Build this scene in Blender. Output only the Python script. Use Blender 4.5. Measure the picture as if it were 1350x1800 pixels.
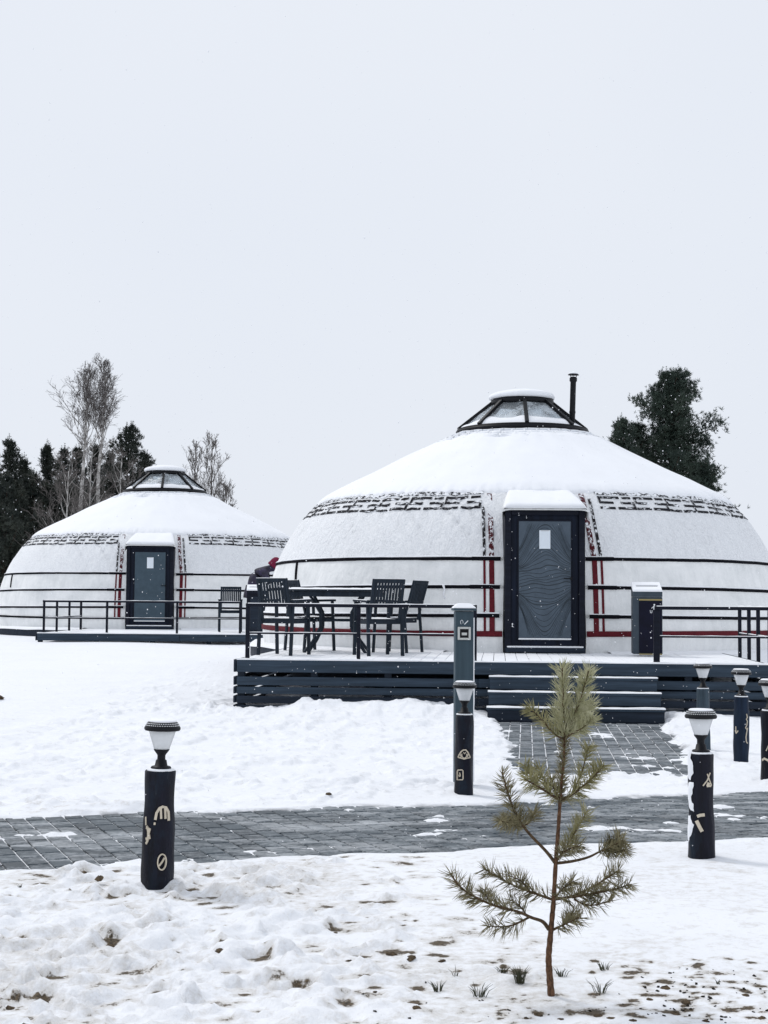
import bpy, math, random
import numpy as np
from mathutils import Vector, Matrix, Euler

PI = math.pi
rad = math.radians
random.seed(7)
RNG = np.random.default_rng(11)
for o in list(bpy.data.objects):
    bpy.data.objects.remove(o)
scene = bpy.context.scene
COL = scene.collection

# ------------------------------------------------------------------ camera
EYE = Vector((0, 0, 1.41))
FOC = 2600.0
CAM_R = Matrix.Rotation(PI / 2 + rad(3.41), 3, 'X') @ Matrix.Rotation(rad(0.4), 3, 'Z')
cd = bpy.data.cameras.new('camera')
cam = bpy.data.objects.new('camera', cd)
COL.objects.link(cam)
cd.sensor_fit = 'VERTICAL'
cd.sensor_height = 36.0
cd.lens = FOC / 1800 * 36.0
cd.clip_start = 0.05
cd.clip_end = 3000
cam.matrix_world = Matrix.Translation(EYE) @ CAM_R.to_4x4()
scene.camera = cam

# ------------------------------------------------------------------ world, sun, exposure
SUN_EL, SUN_AZ = rad(52), rad(-48)      # azimuth clockwise from +Y
w = bpy.data.worlds.new('World')
scene.world = w
w.use_nodes = True
nt = w.node_tree
nt.nodes.clear()
sky = nt.nodes.new('ShaderNodeTexSky')
sky.sky_type = 'NISHITA'
sky.sun_disc = False
sky.sun_elevation = SUN_EL
sky.sun_rotation = SUN_AZ
sky.dust_density = 4
tc = nt.nodes.new('ShaderNodeTexCoord')
nz = nt.nodes.new('ShaderNodeTexNoise')
nz.inputs['Scale'].default_value = 1.6
nz.inputs['Detail'].default_value = 3
cr = nt.nodes.new('ShaderNodeValToRGB')
cr.color_ramp.elements[0].position = 0.3
cr.color_ramp.elements[0].color = (7.75, 8.25, 9.15, 1)
cr.color_ramp.elements[1].position = 0.75
cr.color_ramp.elements[1].color = (8.35, 8.75, 9.45, 1)
mx = nt.nodes.new('ShaderNodeMix')
mx.data_type = 'RGBA'
mx.inputs[0].default_value = 0.96
bg = nt.nodes.new('ShaderNodeBackground')
bg.inputs['Strength'].default_value = 0.1
wo = nt.nodes.new('ShaderNodeOutputWorld')
nt.links.new(tc.outputs['Generated'], nz.inputs['Vector'])
nt.links.new(nz.outputs['Fac'], cr.inputs[0])
nt.links.new(sky.outputs[0], mx.inputs[6])
nt.links.new(cr.outputs[0], mx.inputs[7])
nt.links.new(mx.outputs[2], bg.inputs[0])
nt.links.new(bg.outputs[0], wo.inputs[0])

sl = bpy.data.lights.new('sun', 'SUN')
sl.energy = 1.3
sl.angle = rad(12)
sl.color = (1.0, 0.97, 0.93)
sun = bpy.data.objects.new('sun', sl)
COL.objects.link(sun)
sd = Vector((math.sin(SUN_AZ) * math.cos(SUN_EL), math.cos(SUN_AZ) * math.cos(SUN_EL), math.sin(SUN_EL)))
sun.rotation_euler = sd.to_track_quat('Z', 'Y').to_euler()

vs = scene.view_settings
vs.view_transform = 'Standard'
vs.look = 'None'
vs.gamma = 1.0
vs.exposure = 0.0
vs.use_curve_mapping = False


# ------------------------------------------------------------------ pixel helpers (photo px -> world, at a chosen depth or height)
def ray(px, py):
    return CAM_R @ Vector(((px - 675) / FOC, (900 - py) / FOC, -1))


def at(px, py, Y):
    d = ray(px, py)
    return EYE + d * (Y / d.y)


def gr(px, py, z=0.0):
    d = ray(px, py)
    return EYE + d * ((z - EYE.z) / d.z)


# ------------------------------------------------------------------ materials
MATS = {}


def new_mat(name, base=(0.5, 0.5, 0.5), rough=0.6, metallic=0.0, spec=0.5):
    m = bpy.data.materials.new(name)
    m.use_nodes = True
    b = m.node_tree.nodes['Principled BSDF']
    b.inputs['Base Color'].default_value = (*base, 1)
    b.inputs['Roughness'].default_value = rough
    b.inputs['Metallic'].default_value = metallic
    b.inputs['Specular IOR Level'].default_value = spec
    MATS[name] = m
    return m, m.node_tree, b


def coords(nt, kind='Object', scale=(1, 1, 1)):
    t = nt.nodes.new('ShaderNodeTexCoord')
    mp = nt.nodes.new('ShaderNodeMapping')
    mp.inputs['Scale'].default_value = scale
    if kind == 'World':
        g = nt.nodes.new('ShaderNodeNewGeometry')
        nt.links.new(g.outputs['Position'], mp.inputs[0])
    else:
        nt.links.new(t.outputs[kind], mp.inputs[0])
    return mp.outputs[0]


def noise_tex(nt, vec, scale, detail=3, rough=0.55, dist=0.0):
    n = nt.nodes.new('ShaderNodeTexNoise')
    n.inputs['Scale'].default_value = scale
    n.inputs['Detail'].default_value = detail
    n.inputs['Roughness'].default_value = rough
    n.inputs['Distortion'].default_value = dist
    nt.links.new(vec, n.inputs['Vector'])
    return n.outputs['Fac']


def ramp(nt, fac, p0, c0, p1, c1):
    r = nt.nodes.new('ShaderNodeValToRGB')
    e = r.color_ramp.elements
    e[0].position, e[1].position = p0, p1
    e[0].color = (*c0, 1) if len(c0) == 3 else c0
    e[1].color = (*c1, 1) if len(c1) == 3 else c1
    nt.links.new(fac, r.inputs[0])
    return r.outputs[0]


def mixc(nt, fac, a, b):
    m = nt.nodes.new('ShaderNodeMix')
    m.data_type = 'RGBA'
    for sock, v in ((0, fac), (6, a), (7, b)):
        if hasattr(v, 'links'):
            nt.links.new(v, m.inputs[sock])
        elif isinstance(v, (int, float)):
            m.inputs[sock].default_value = v
        else:
            m.inputs[sock].default_value = (*v, 1)
    return m.outputs[2]


def math_n(nt, op, a, b=None, clamp=False):
    m = nt.nodes.new('ShaderNodeMath')
    m.operation = op
    m.use_clamp = clamp
    for i, v in enumerate((a, b)):
        if v is None:
            continue
        if hasattr(v, 'links'):
            nt.links.new(v, m.inputs[i])
        else:
            m.inputs[i].default_value = v
    return m.outputs[0]


def bump(nt, bsdf, height, strength=0.3, dist=0.02):
    b = nt.nodes.new('ShaderNodeBump')
    b.inputs['Strength'].default_value = strength
    b.inputs['Distance'].default_value = dist
    nt.links.new(height, b.inputs['Height'])
    nt.links.new(b.outputs[0], bsdf.inputs['Normal'])


SNOW = (0.875, 0.89, 0.92)


def snow_mat(name, col=SNOW, bscale=60, bstr=0.25, bdist=0.01):
    m, nt, b = new_mat(name, col, 0.7, spec=0.25)
    v = coords(nt, 'World')
    n1 = noise_tex(nt, v, bscale, 4, 0.65)
    n2 = noise_tex(nt, v, 2.2, 3)
    c = ramp(nt, n2, 0.3, tuple(x * 0.97 for x in col), 0.7, col)
    nt.links.new(c, b.inputs['Base Color'])
    bump(nt, b, n1, bstr, bdist)
    return m


snow_mat('snow', bscale=45, bstr=0.3, bdist=0.01)
snow_mat('roof_snow', (0.88, 0.895, 0.925), 14, 0.12, 0.015)


def paint_wood(name, base, rough=0.55, dust=0.0, grain=(1.5, 26, 26), var=0.35, spec=0.15, dscale=9.0):
    """painted boards: streaks along local x, optional wind-blown snow dust"""
    m, nt, b = new_mat(name, base, rough, spec=spec)
    v = coords(nt, 'Object', grain)
    n = noise_tex(nt, v, 1.0, 4, 0.6)
    lo = tuple(x * (1 - var) for x in base)
    hi = tuple(min(1, x * (1 + var)) for x in base)
    c = ramp(nt, n, 0.3, lo, 0.7, hi)
    if dust > 0:
        vw = coords(nt, 'World')
        f = noise_tex(nt, vw, dscale, 5, 0.7)
        k = ramp(nt, f, 0.62 - dust * 0.5, (0, 0, 0), 0.72 - dust * 0.4, (1, 1, 1))
        c = mixc(nt, k, c, SNOW)
    nt.links.new(c, b.inputs['Base Color'])
    bump(nt, b, n, 0.25, 0.004)
    return m


paint_wood('deck_paint', (0.033, 0.050, 0.072), 0.6, dust=0.0)
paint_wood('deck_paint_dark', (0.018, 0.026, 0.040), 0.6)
paint_wood('deck_board', (0.13, 0.15, 0.17), 0.6, dust=0.88, grain=(26, 1.5, 26), dscale=5.0)
paint_wood('rail_paint', (0.007, 0.009, 0.017), 0.6)
paint_wood('chair_paint', (0.016, 0.024, 0.035), 0.6, grain=(20, 20, 2))
paint_wood('post_paint', (0.052, 0.080, 0.100), 0.6, grain=(18, 18, 1.2), var=0.15)
paint_wood('log_paint', (0.004, 0.0045, 0.011), 0.5, grain=(22, 22, 2.0), var=0.6, spec=0.2)
paint_wood('log_paint_hazed', (0.045, 0.066, 0.085), 0.6, grain=(22, 22, 2.0), var=0.3)  # paler grey-blue: snow haze put into the colour of the farthest log
paint_wood('log_paint_blue', (0.010, 0.019, 0.038), 0.6, grain=(22, 22, 2.0), var=0.4)
paint_wood('door_navy', (0.006, 0.010, 0.022), 0.55, grain=(20, 20, 1.5), var=0.4)
paint_wood('door_panel', (0.080, 0.104, 0.132), 0.6, grain=(8, 8, 8), var=0.12)
paint_wood('door_panel_far', (0.056, 0.084, 0.108), 0.55, grain=(8, 8, 8), var=0.10)
paint_wood('carved_wood', (0.60, 0.53, 0.42), 0.7, grain=(40, 40, 6), var=0.2)
paint_wood('bin_slate', (0.050, 0.067, 0.085), 0.6, grain=(6, 6, 6), var=0.12)
paint_wood('bin_navy', (0.004, 0.0045, 0.015), 0.55, grain=(6, 6, 6), var=0.3)
m = MATS['log_paint']; nt = m.node_tree; b = nt.nodes['Principled BSDF']
src = b.inputs['Base Color'].links[0].from_socket
pn = noise_tex(nt, coords(nt, 'World', (9, 9, 5)), 1.0, 4, 0.65)
sc_ = noise_tex(nt, coords(nt, 'World', (60, 60, 9)), 1.0, 5, 0.7)
cc = mixc(nt, ramp(nt, pn, 0.50, (0, 0, 0), 0.68, (0.55, 0.55, 0.55)), src, (0.009, 0.022, 0.040))
cc = mixc(nt, ramp(nt, sc_, 0.64, (0, 0, 0), 0.72, (0.6, 0.6, 0.6)), cc, (0.06, 0.065, 0.075))
nt.links.new(cc, b.inputs['Base Color'])
bump(nt, b, math_n(nt, 'ADD', pn, sc_), 0.6, 0.008)
new_mat('black_metal', (0.006, 0.0065, 0.009), 0.5, spec=0.2)
new_mat('belt', (0.006, 0.006, 0.009), 0.8, spec=0.05)
new_mat('gold_trim', (0.30, 0.24, 0.10), 0.4, metallic=0.3)
new_mat('white_print', (0.80, 0.82, 0.84), 0.6)
new_mat('paper', (0.72, 0.78, 0.84), 0.5)
new_mat('plate_grey', (0.55, 0.56, 0.54), 0.45)
new_mat('cable', (0.5, 0.5, 0.5), 0.6)
new_mat('dark_slot', (0.01, 0.01, 0.012), 0.8)
new_mat('carve_line', (0.022, 0.034, 0.045), 0.7)

# red felt (clean and with clinging snow), black felt with clinging snow
m, nt, b = new_mat('red_felt', (0.105, 0.009, 0.017), 0.8, spec=0.2)
n = noise_tex(nt, coords(nt, 'Object', (8, 8, 8)), 3, 4)
nt.links.new(ramp(nt, n, 0.3, (0.08, 0.007, 0.013), 0.7, (0.13, 0.011, 0.019)), b.inputs['Base Color'])


def crusted(name, base, p0, p1, sc=(26, 26, 12)):
    m, nt, b = new_mat(name, base, 0.8, spec=0.2)
    v = coords(nt, 'Object', sc)
    n = noise_tex(nt, v, 1.0, 5, 0.7)
    k = ramp(nt, n, p0, (0, 0, 0), p1, (1, 1, 1))
    nt.links.new(mixc(nt, k, base, (0.84, 0.86, 0.89)), b.inputs['Base Color'])
    bump(nt, b, n, 0.5, 0.02)


crusted('black_felt_snowy', (0.010, 0.010, 0.014), 0.55, 0.60, (9, 9, 26))
crusted('black_felt_snowier', (0.013, 0.013, 0.017), 0.46, 0.52, (16, 16, 26))
crusted('red_felt_snowy', (0.075, 0.008, 0.014), 0.50, 0.55)
crusted('black_strip_snowy', (0.012, 0.009, 0.012), 0.52, 0.57)
snow_mat('relief_snow', (0.80, 0.82, 0.85), 30, 0.2, 0.01)

# yurt canvas: off-white cloth, frost crust on the sloping shoulder
m, nt, b = new_mat('canvas', (0.77, 0.78, 0.775), 0.75, spec=0.25)
v = coords(nt, 'Object')
fine = noise_tex(nt, v, 26, 5, 0.7)
fold = noise_tex(nt, coords(nt, 'Object', (2.4, 2.4, 0.7)), 1.6, 4, 0.6, 0.6)
stain = noise_tex(nt, coords(nt, 'Object', (1.2, 1.2, 2.0)), 1.3, 4)
st2 = noise_tex(nt, coords(nt, 'Object', (5, 5, 1.1)), 1.5, 5, 0.65)
stain = math_n(nt, 'ADD', math_n(nt, 'MULTIPLY', stain, 0.6), math_n(nt, 'MULTIPLY', st2, 0.4))
c = ramp(nt, stain, 0.34, (0.70, 0.715, 0.715), 0.60, (0.88, 0.885, 0.88))
nt.links.new(c, b.inputs['Base Color'])
h = math_n(nt, 'ADD', math_n(nt, 'MULTIPLY', fine, 0.22), math_n(nt, 'MULTIPLY', fold, 1.0))
bump(nt, b, h, 0.75, 0.05)
# same cloth with crisp frost
m, nt, b = new_mat('canvas_frost', (0.80, 0.81, 0.825), 0.7, spec=0.3)
v = coords(nt, 'Object')
f1 = noise_tex(nt, v, 34, 6, 0.75)
f2 = noise_tex(nt, coords(nt, 'Object', (3.2, 3.2, 0.8)), 2.2, 5, 0.62, 1.6)
c = ramp(nt, f1, 0.32, (0.74, 0.76, 0.785), 0.62, (0.90, 0.91, 0.925))
nt.links.new(c, b.inputs['Base Color'])
h = math_n(nt, 'ADD', math_n(nt, 'MULTIPLY', f1, 0.35), f2)
bump(nt, b, h, 0.8, 0.05)

# skylight panes: clear glass partly iced
m, nt, b = new_mat('iced_glass', (0.75, 0.80, 0.84), 0.06, spec=0.5)
v = coords(nt, 'Object')
n = noise_tex(nt, v, 3.0, 5, 0.65)
k = ramp(nt, n, 0.44, (0.86, 0.86, 0.86), 0.66, (0.35, 0.35, 0.35))
nt.links.new(k, b.inputs['Transmission Weight'])
r2 = ramp(nt, n, 0.44, (0.04, 0.04, 0.04), 0.60, (0.5, 0.5, 0.5))
nt.links.new(r2, b.inputs['Roughness'])
b.inputs['IOR'].default_value = 1.15
# lamp shade: ribbed frosted glass
m, nt, b = new_mat('lamp_glass', (0.88, 0.90, 0.92), 0.22, spec=0.5)
b.inputs['Transmission Weight'].default_value = 0.25
b.inputs['IOR'].default_value = 1.3
n = noise_tex(nt, coords(nt, 'Object', (60, 60, 14)), 2.0, 3)
bump(nt, b, n, 0.4, 0.004)

# pavers
m, nt, b = new_mat('paver', (0.10, 0.118, 0.13), 0.6, spec=0.4)
vw = coords(nt, 'World')
oi = nt.nodes.new('ShaderNodeObjectInfo')
base = ramp(nt, oi.outputs['Random'], 0.0, (0.018, 0.027, 0.035), 1.0, (0.052, 0.071, 0.086))
gr1 = noise_tex(nt, vw, 70, 4, 0.7)
base = mixc(nt, ramp(nt, gr1, 0.35, (0, 0, 0), 0.7, (0.5, 0.5, 0.5)), base, (0.11, 0.13, 0.145))
d1 = noise_tex(nt, coords(nt, 'World', (1.0, 2.6, 1)), 1.3, 6, 0.72, 0.9)
d2 = noise_tex(nt, coords(nt, 'World', (1, 1.6, 1)), 26, 4, 0.75)
dd = math_n(nt, 'ADD', math_n(nt, 'MULTIPLY', d1, 0.75), math_n(nt, 'MULTIPLY', d2, 0.38))
k = ramp(nt, dd, 0.52, (0, 0, 0), 0.78, (0.66, 0.66, 0.66))
nt.links.new(mixc(nt, k, base, (0.78, 0.81, 0.84)), b.inputs['Base Color'])
bump(nt, b, gr1, 0.2, 0.003)

# ground snow with soil and painted shade (vertex attribute 'soil'), joints of paths (attribute 'joint')
m, nt, b = new_mat('ground_snow', SNOW, 0.7, spec=0.25)
vw = coords(nt, 'World')
at_s = nt.nodes.new('ShaderNodeAttribute'); at_s.attribute_name = 'soil'
at_j = nt.nodes.new('ShaderNodeAttribute'); at_j.attribute_name = 'joint'
n1 = noise_tex(nt, vw, 19, 6, 0.75)
n2 = noise_tex(nt, vw, 90, 4, 0.7)
n3 = noise_tex(nt, vw, 1.3, 4, 0.6)
csn = ramp(nt, n3, 0.3, (0.845, 0.862, 0.895), 0.65, SNOW)
soilc = ramp(nt, n2, 0.35, (0.020, 0.016, 0.012), 0.7, (0.17, 0.125, 0.075))
ss = math_n(nt, 'ADD', at_s.outputs['Fac'], math_n(nt, 'MULTIPLY', math_n(nt, 'SUBTRACT', n1, 0.5), 2.3))
tint = ramp(nt, ss, 0.10, (0, 0, 0), 0.80, (0.62, 0.62, 0.62))
c = mixc(nt, tint, csn, (0.46, 0.42, 0.36))
k = ramp(nt, ss, 0.72, (0, 0, 0), 0.92, (1, 1, 1))
c = mixc(nt, k, c, soilc)
jn = noise_tex(nt, coords(nt, 'World', (1, 1.5, 1)), 2.3, 4, 0.65)
jc = mixc(nt, ramp(nt, jn, 0.40, (0, 0, 0), 0.52, (1, 1, 1)), (0.012, 0.015, 0.018), SNOW)
c = mixc(nt, at_j.outputs['Fac'], c, jc)
nt.links.new(c, b.inputs['Base Color'])
bump(nt, b, math_n(nt, 'ADD', n1, math_n(nt, 'MULTIPLY', n2, 0.4)), 0.5, 0.018)

# soil / plants / bark
m, nt, b = new_mat('soil_clod', (0.06, 0.045, 0.03), 0.9, spec=0.2)
n = noise_tex(nt, coords(nt, 'World'), 60, 4, 0.7)
g = nt.nodes.new('ShaderNodeNewGeometry')
sx = nt.nodes.new('ShaderNodeSeparateXYZ')
nt.links.new(g.outputs['Normal'], sx.inputs[0])
c = ramp(nt, n, 0.3, (0.020, 0.017, 0.014), 0.75, (0.17, 0.12, 0.07))
k = ramp(nt, math_n(nt, 'ADD', sx.outputs[2], math_n(nt, 'MULTIPLY', n, 0.5)), 1.15, (0, 0, 0), 1.3, (1, 1, 1))
nt.links.new(mixc(nt, k, c, SNOW), b.inputs['Base Color'])
bump(nt, b, n, 0.6, 0.01)
new_mat('soil_dark', (0.022, 0.019, 0.015), 0.9, spec=0.1)
new_mat('dry_grass', (0.055, 0.058, 0.034), 0.8, spec=0.2)


def bark(name, lo, hi, sc=(30, 30, 9)):
    m, nt, b = new_mat(name, lo, 0.85, spec=0.2)
    n = noise_tex(nt, coords(nt, 'Object', sc), 1.0, 5, 0.7)
    nt.links.new(ramp(nt, n, 0.35, lo, 0.68, hi), b.inputs['Base Color'])
    bump(nt, b, n, 0.7, 0.01)


bark('sapling_bark', (0.045, 0.026, 0.016), (0.20, 0.105, 0.06), (90, 90, 45))
bark('sapling_twig', (0.05, 0.035, 0.02), (0.14, 0.09, 0.05), (90, 90, 60))
bark('pine_bark', (0.03, 0.024, 0.02), (0.10, 0.07, 0.05), (5, 5, 2))
bark('birch_bark', (0.22, 0.21, 0.20), (0.72, 0.70, 0.67), (2.2, 2.2, 5))
bark('birch_twig', (0.06, 0.052, 0.05), (0.15, 0.135, 0.13), (4, 4, 4))
bark('shrub_twig', (0.09, 0.082, 0.078), (0.21, 0.19, 0.18), (4, 4, 4))


def needle(name, lo, hi, sc=1.2):
    m, nt, b = new_mat(name, lo, 0.6, spec=0.3)
    n = noise_tex(nt, coords(nt, 'World'), sc, 4, 0.7)
    nt.links.new(ramp(nt, n, 0.35, lo, 0.66, hi), b.inputs['Base Color'])


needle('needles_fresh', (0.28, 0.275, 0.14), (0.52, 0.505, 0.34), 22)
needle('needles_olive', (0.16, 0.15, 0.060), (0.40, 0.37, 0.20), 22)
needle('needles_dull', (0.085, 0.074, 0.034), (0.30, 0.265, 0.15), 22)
needle('pine_needles', (0.016, 0.030, 0.024), (0.050, 0.070, 0.052), 1.4)
needle('pine_needles_dark', (0.014, 0.022, 0.020), (0.048, 0.056, 0.042), 1.4)

# cloth of the person
m, nt, b = new_mat('jacket', (0.02, 0.02, 0.035), 0.75)
n = noise_tex(nt, coords(nt, 'Object'), 7, 3)
nt.links.new(ramp(nt, n, 0.35, (0.012, 0.012, 0.018), 0.68, (0.045, 0.035, 0.085)), b.inputs['Base Color'])
new_mat('trousers', (0.013, 0.014, 0.02), 0.8)
new_mat('skin', (0.50, 0.30, 0.22), 0.5)
m, nt, b = new_mat('burgundy_knit', (0.17, 0.02, 0.05), 0.9, spec=0.1)
n = noise_tex(nt, coords(nt, 'Object', (30, 30, 60)), 2, 2)
bump(nt, b, n, 0.6, 0.01)
new_mat('flake', (0.92, 0.93, 0.96), 0.8, spec=0.1)


# ------------------------------------------------------------------ mesh helpers
def _box_template():
    vid, verts = {}, []
    for sx in (-1, 1):
        for sy in (-1, 1):
            for sz in (-1, 1):
                for a in range(3):
                    vid[(sx, sy, sz, a)] = len(verts)
                    verts.append((sx, sy, sz, a))
    faces = []
    for a in range(3):
        b, c = (a + 1) % 3, (a + 2) % 3
        for s in (-1, 1):
            loop = []
            for (p, q) in ((-1, -1), (1, -1), (1, 1), (-1, 1)):
                k = [0, 0, 0]
                k[a], k[b], k[c] = s, p, q
                loop.append(vid[(*k, a)])
            faces.append(loop)
    for a in range(3):
        b = (a + 1) % 3
        c = (a + 2) % 3
        for sa in (-1, 1):
            for sb in (-1, 1):
                def v(ax, sc_):
                    k = [0, 0, 0]
                    k[a], k[b], k[c] = sa, sb, sc_
                    return vid[(*k, ax)]
                faces.append([v(a, -1), v(a, 1), v(b, 1), v(b, -1)])
    for sx in (-1, 1):
        for sy in (-1, 1):
            for sz in (-1, 1):
                faces.append([vid[(sx, sy, sz, a)] for a in range(3)])
    pos = [Vector([k[i] * (1.0 if i == k[3] else 0.8) for i in range(3)]) for k in verts]
    out = []
    for f in faces:
        nrm = (pos[f[1]] - pos[f[0]]).cross(pos[f[2]] - pos[f[0]])
        cen = sum((pos[i] for i in f), Vector())
        out.append(f if nrm.dot(cen) > 0 else f[::-1])
    return verts, out


BOXV, BOXF = _box_template()


class MB:
    def __init__(self):
        self.v, self.f = [], []

    def box(self, c, size, rot=None, bev=0.004):
        c = Vector(c)
        h = [s / 2 for s in size]
        bev = min(bev, min(h) * 0.5)
        n = len(self.v)
        for (sx, sy, sz, a) in BOXV:
            k = (sx, sy, sz)
            p = Vector([k[i] * (h[i] if i == a else h[i] - bev) for i in range(3)])
            if rot is not None:
                p = rot @ p
            self.v.append(tuple(c + p))
        self.f += [[n + i for i in f] for f in BOXF]
        return self

    def bar(self, a, b, wx, wy, up=(0, 0, 1), bev=0.004):
        a, b = Vector(a), Vector(b)
        d = b - a
        z = d.normalized()
        u = Vector(up)
        if abs(z.dot(u)) > 0.98:
            u = Vector((0, 1, 0))
        x = u.cross(z).normalized()
        y = z.cross(x)
        r = Matrix((x, y, z)).transposed()
        return self.box((a + b) / 2, (wx, wy, d.length), r, bev)

    def tube(self, pts, radii, sides=6, cap=True):
        pts = [Vector(p) for p in pts]
        n0 = len(self.v)
        m = len(pts)
        if not hasattr(radii, '__len__'):
            radii = [radii] * m
        ref = Vector((0.31, 0.17, 0.93))
        for i, p in enumerate(pts):
            t = (pts[min(i + 1, m - 1)] - pts[max(i - 1, 0)])
            t = t.normalized() if t.length > 1e-9 else Vector((0, 0, 1))
            r = ref if abs(t.dot(ref)) < 0.95 else Vector((1, 0, 0))
            x = t.cross(r).normalized()
            y = t.cross(x)
            for k in range(sides):
                a = 2 * PI * k / sides
                self.v.append(tuple(p + (x * math.cos(a) + y * math.sin(a)) * radii[i]))
        for i in range(m - 1):
            for k in range(sides):
                a, b_ = n0 + i * sides + k, n0 + i * sides + (k + 1) % sides
                self.f.append([a, b_, b_ + sides, a + sides])
        if cap:
            self.f.append([n0 + k for k in range(sides)][::-1])
            self.f.append([n0 + (m - 1) * sides + k for k in range(sides)])
        return self

    def lathe(self, prof, seg=24, c=(0, 0, 0), wob=None, cap=True):
        n0 = len(self.v)
        for i, (r, z) in enumerate(prof):
            for k in range(seg):
                a = 2 * PI * k / seg
                rr = r if wob is None else r * (1 + wob(a, z))
                self.v.append((c[0] + rr * math.cos(a), c[1] + rr * math.sin(a), c[2] + z))
        for i in range(len(prof) - 1):
            for k in range(seg):
                a, b_ = n0 + i * seg + k, n0 + i * seg + (k + 1) % seg
                self.f.append([a, b_, b_ + seg, a + seg])
        if cap:
            self.f.append([n0 + k for k in range(seg)][::-1])
            self.f.append([n0 + (len(prof) - 1) * seg + k for k in range(seg)])
        return self

    def grid(self, rows):
        """rows: list of equal-length point lists"""
        n0 = len(self.v)
        w_ = len(rows[0])
        for r in rows:
            self.v += [tuple(p) for p in r]
        for i in range(len(rows) - 1):
            for k in range(w_ - 1):
                a = n0 + i * w_ + k
                self.f.append([a, a + 1, a + 1 + w_, a + w_])
        return self

    def quad(self, *p):
        n = len(self.v)
        self.v += [tuple(x) for x in p]
        self.f.append(list(range(n, n + len(p))))
        return self

    def mesh(self, name, smooth=False):
        me = bpy.data.meshes.new(name)
        me.from_pydata(self.v, [], self.f)
        if smooth:
            me.polygons.foreach_set('use_smooth', [True] * len(me.polygons))
        me.update()
        return me


def obj(name, mb, mat, parent=None, smooth=False, loc=None, rot=None):
    me = mb.mesh(name, smooth) if isinstance(mb, MB) else mb
    if mat is not None and len(me.materials) == 0:
        me.materials.append(MATS[mat])
    o = bpy.data.objects.new(name, me)
    COL.objects.link(o)
    if parent is not None:
        o.parent = parent
    if loc is not None:
        o.location = loc
    if rot is not None:
        o.rotation_euler = rot
    return o


def tag(o, label, cat, group=None):
    o['label'] = label
    o['category'] = cat
    if group:
        o['group'] = group
    return o


def empty(name, loc=(0, 0, 0), rz=0.0, label=None, cat=None, group=None):
    o = bpy.data.objects.new(name, None)
    o.empty_display_size = 0.1
    COL.objects.link(o)
    o.location = loc
    o.rotation_euler = (0, 0, rz)
    if label:
        tag(o, label, cat, group)
    return o


def kids(o):
    return [c for c in COL.objects if c.parent == o]


def copy_tree(o, parent=None):
    c = o.copy()
    COL.objects.link(c)
    c.parent = parent
    for ch in kids(o):
        copy_tree(ch, c)
    return c


# ------------------------------------------------------------------ numpy gradient noise
_G = RNG.uniform(0, 2 * PI, (8, 256, 256))
_GX, _GY = np.cos(_G), np.sin(_G)


def perlin(x, y, seed=0):
    x = np.asarray(x, float)
    y = np.asarray(y, float)
    ix, iy = np.floor(x).astype(int), np.floor(y).astype(int)
    fx, fy = x - ix, y - iy
    u = fx * fx * fx * (fx * (fx * 6 - 15) + 10)
    v = fy * fy * fy * (fy * (fy * 6 - 15) + 10)
    gx, gy = _GX[seed % 8], _GY[seed % 8]

    def d(ox, oy):
        a, b_ = (ix + ox) & 255, (iy + oy) & 255
        return gx[a, b_] * (fx - ox) + gy[a, b_] * (fy - oy)
    n0 = d(0, 0) * (1 - u) + d(1, 0) * u
    n1 = d(0, 1) * (1 - u) + d(1, 1) * u
    return 1.5 * (n0 * (1 - v) + n1 * v)


def fbm(x, y, seed=0, octv=4, gain=0.5):
    s, a, f = 0, 1.0, 1.0
    for k in range(octv):
        s = s + a * perlin(x * f + 17.3 * k, y * f - 9.1 * k, seed + k)
        a *= gain
        f *= 2.03
    return s


def sstep(a, b_, x):
    t = np.clip((x - a) / (b_ - a), 0, 1)
    return t * t * (3 - 2 * t)


# ------------------------------------------------------------------ ground
DECK_Z = 0.66
P1_YAW = rad(16.3)
P1_C = (0.0, 9.30)
P1_HW = 0.93


def path1_uv(x, y):
    dx, dy = x - P1_C[0], y - P1_C[1]
    c, s = math.cos(P1_YAW), math.sin(P1_YAW)
    return dx * c + dy * s, -dx * s + dy * c


P2_A = (2.28, 17.3)
P2_DIR = Vector((-0.096, -0.9954))


def path2_uv(x, y):
    dx, dy = x - P2_A[0], y - P2_A[1]
    u = dx * P2_DIR.x + dy * P2_DIR.y
    v = -dx * P2_DIR.y + dy * P2_DIR.x
    return u, v      # u toward the camera, v to the right


def stretch(lo, hi, step, far, grow=1.22):
    xs = list(np.arange(lo, hi + step / 2, step))
    s, x = step, xs[-1]
    up = []
    while x < far:
        s *= grow
        x += s
        up.append(x)
    return xs, up


xs, xu = stretch(-3.4, 3.6, 0.021, 600)
xl = [-(v - xs[-1]) + xs[0] for v in xu]
XS = np.array(xl[::-1] + xs + xu)
ys = list(np.arange(4.3, 11.6, 0.0195)) + list(np.arange(11.6, 20, 0.042))
s, y = 0.042, ys[-1]
while y < 900:
    s *= 1.035 if y < 45 else 1.2
    y += s
    ys.append(y)
yb, s, y = [], 0.03, ys[0]
while y > -60:
    s *= 1.3
    y -= s
    yb.append(y)
YS = np.array(yb[::-1] + ys)
GX_, GY_ = np.meshgrid(XS, YS)
SOIL_SHADE = np.zeros_like(GX_)

# wide form: flat in front, rising to the far yurt
H = 0.46 * sstep(18, 32, GY_) * (0.65 + 0.35 * sstep(3, -3, GX_))
H += 0.035 * perlin(GX_ / 2.3, GY_ / 2.3, 1) * sstep(0, 4, GY_)
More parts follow.
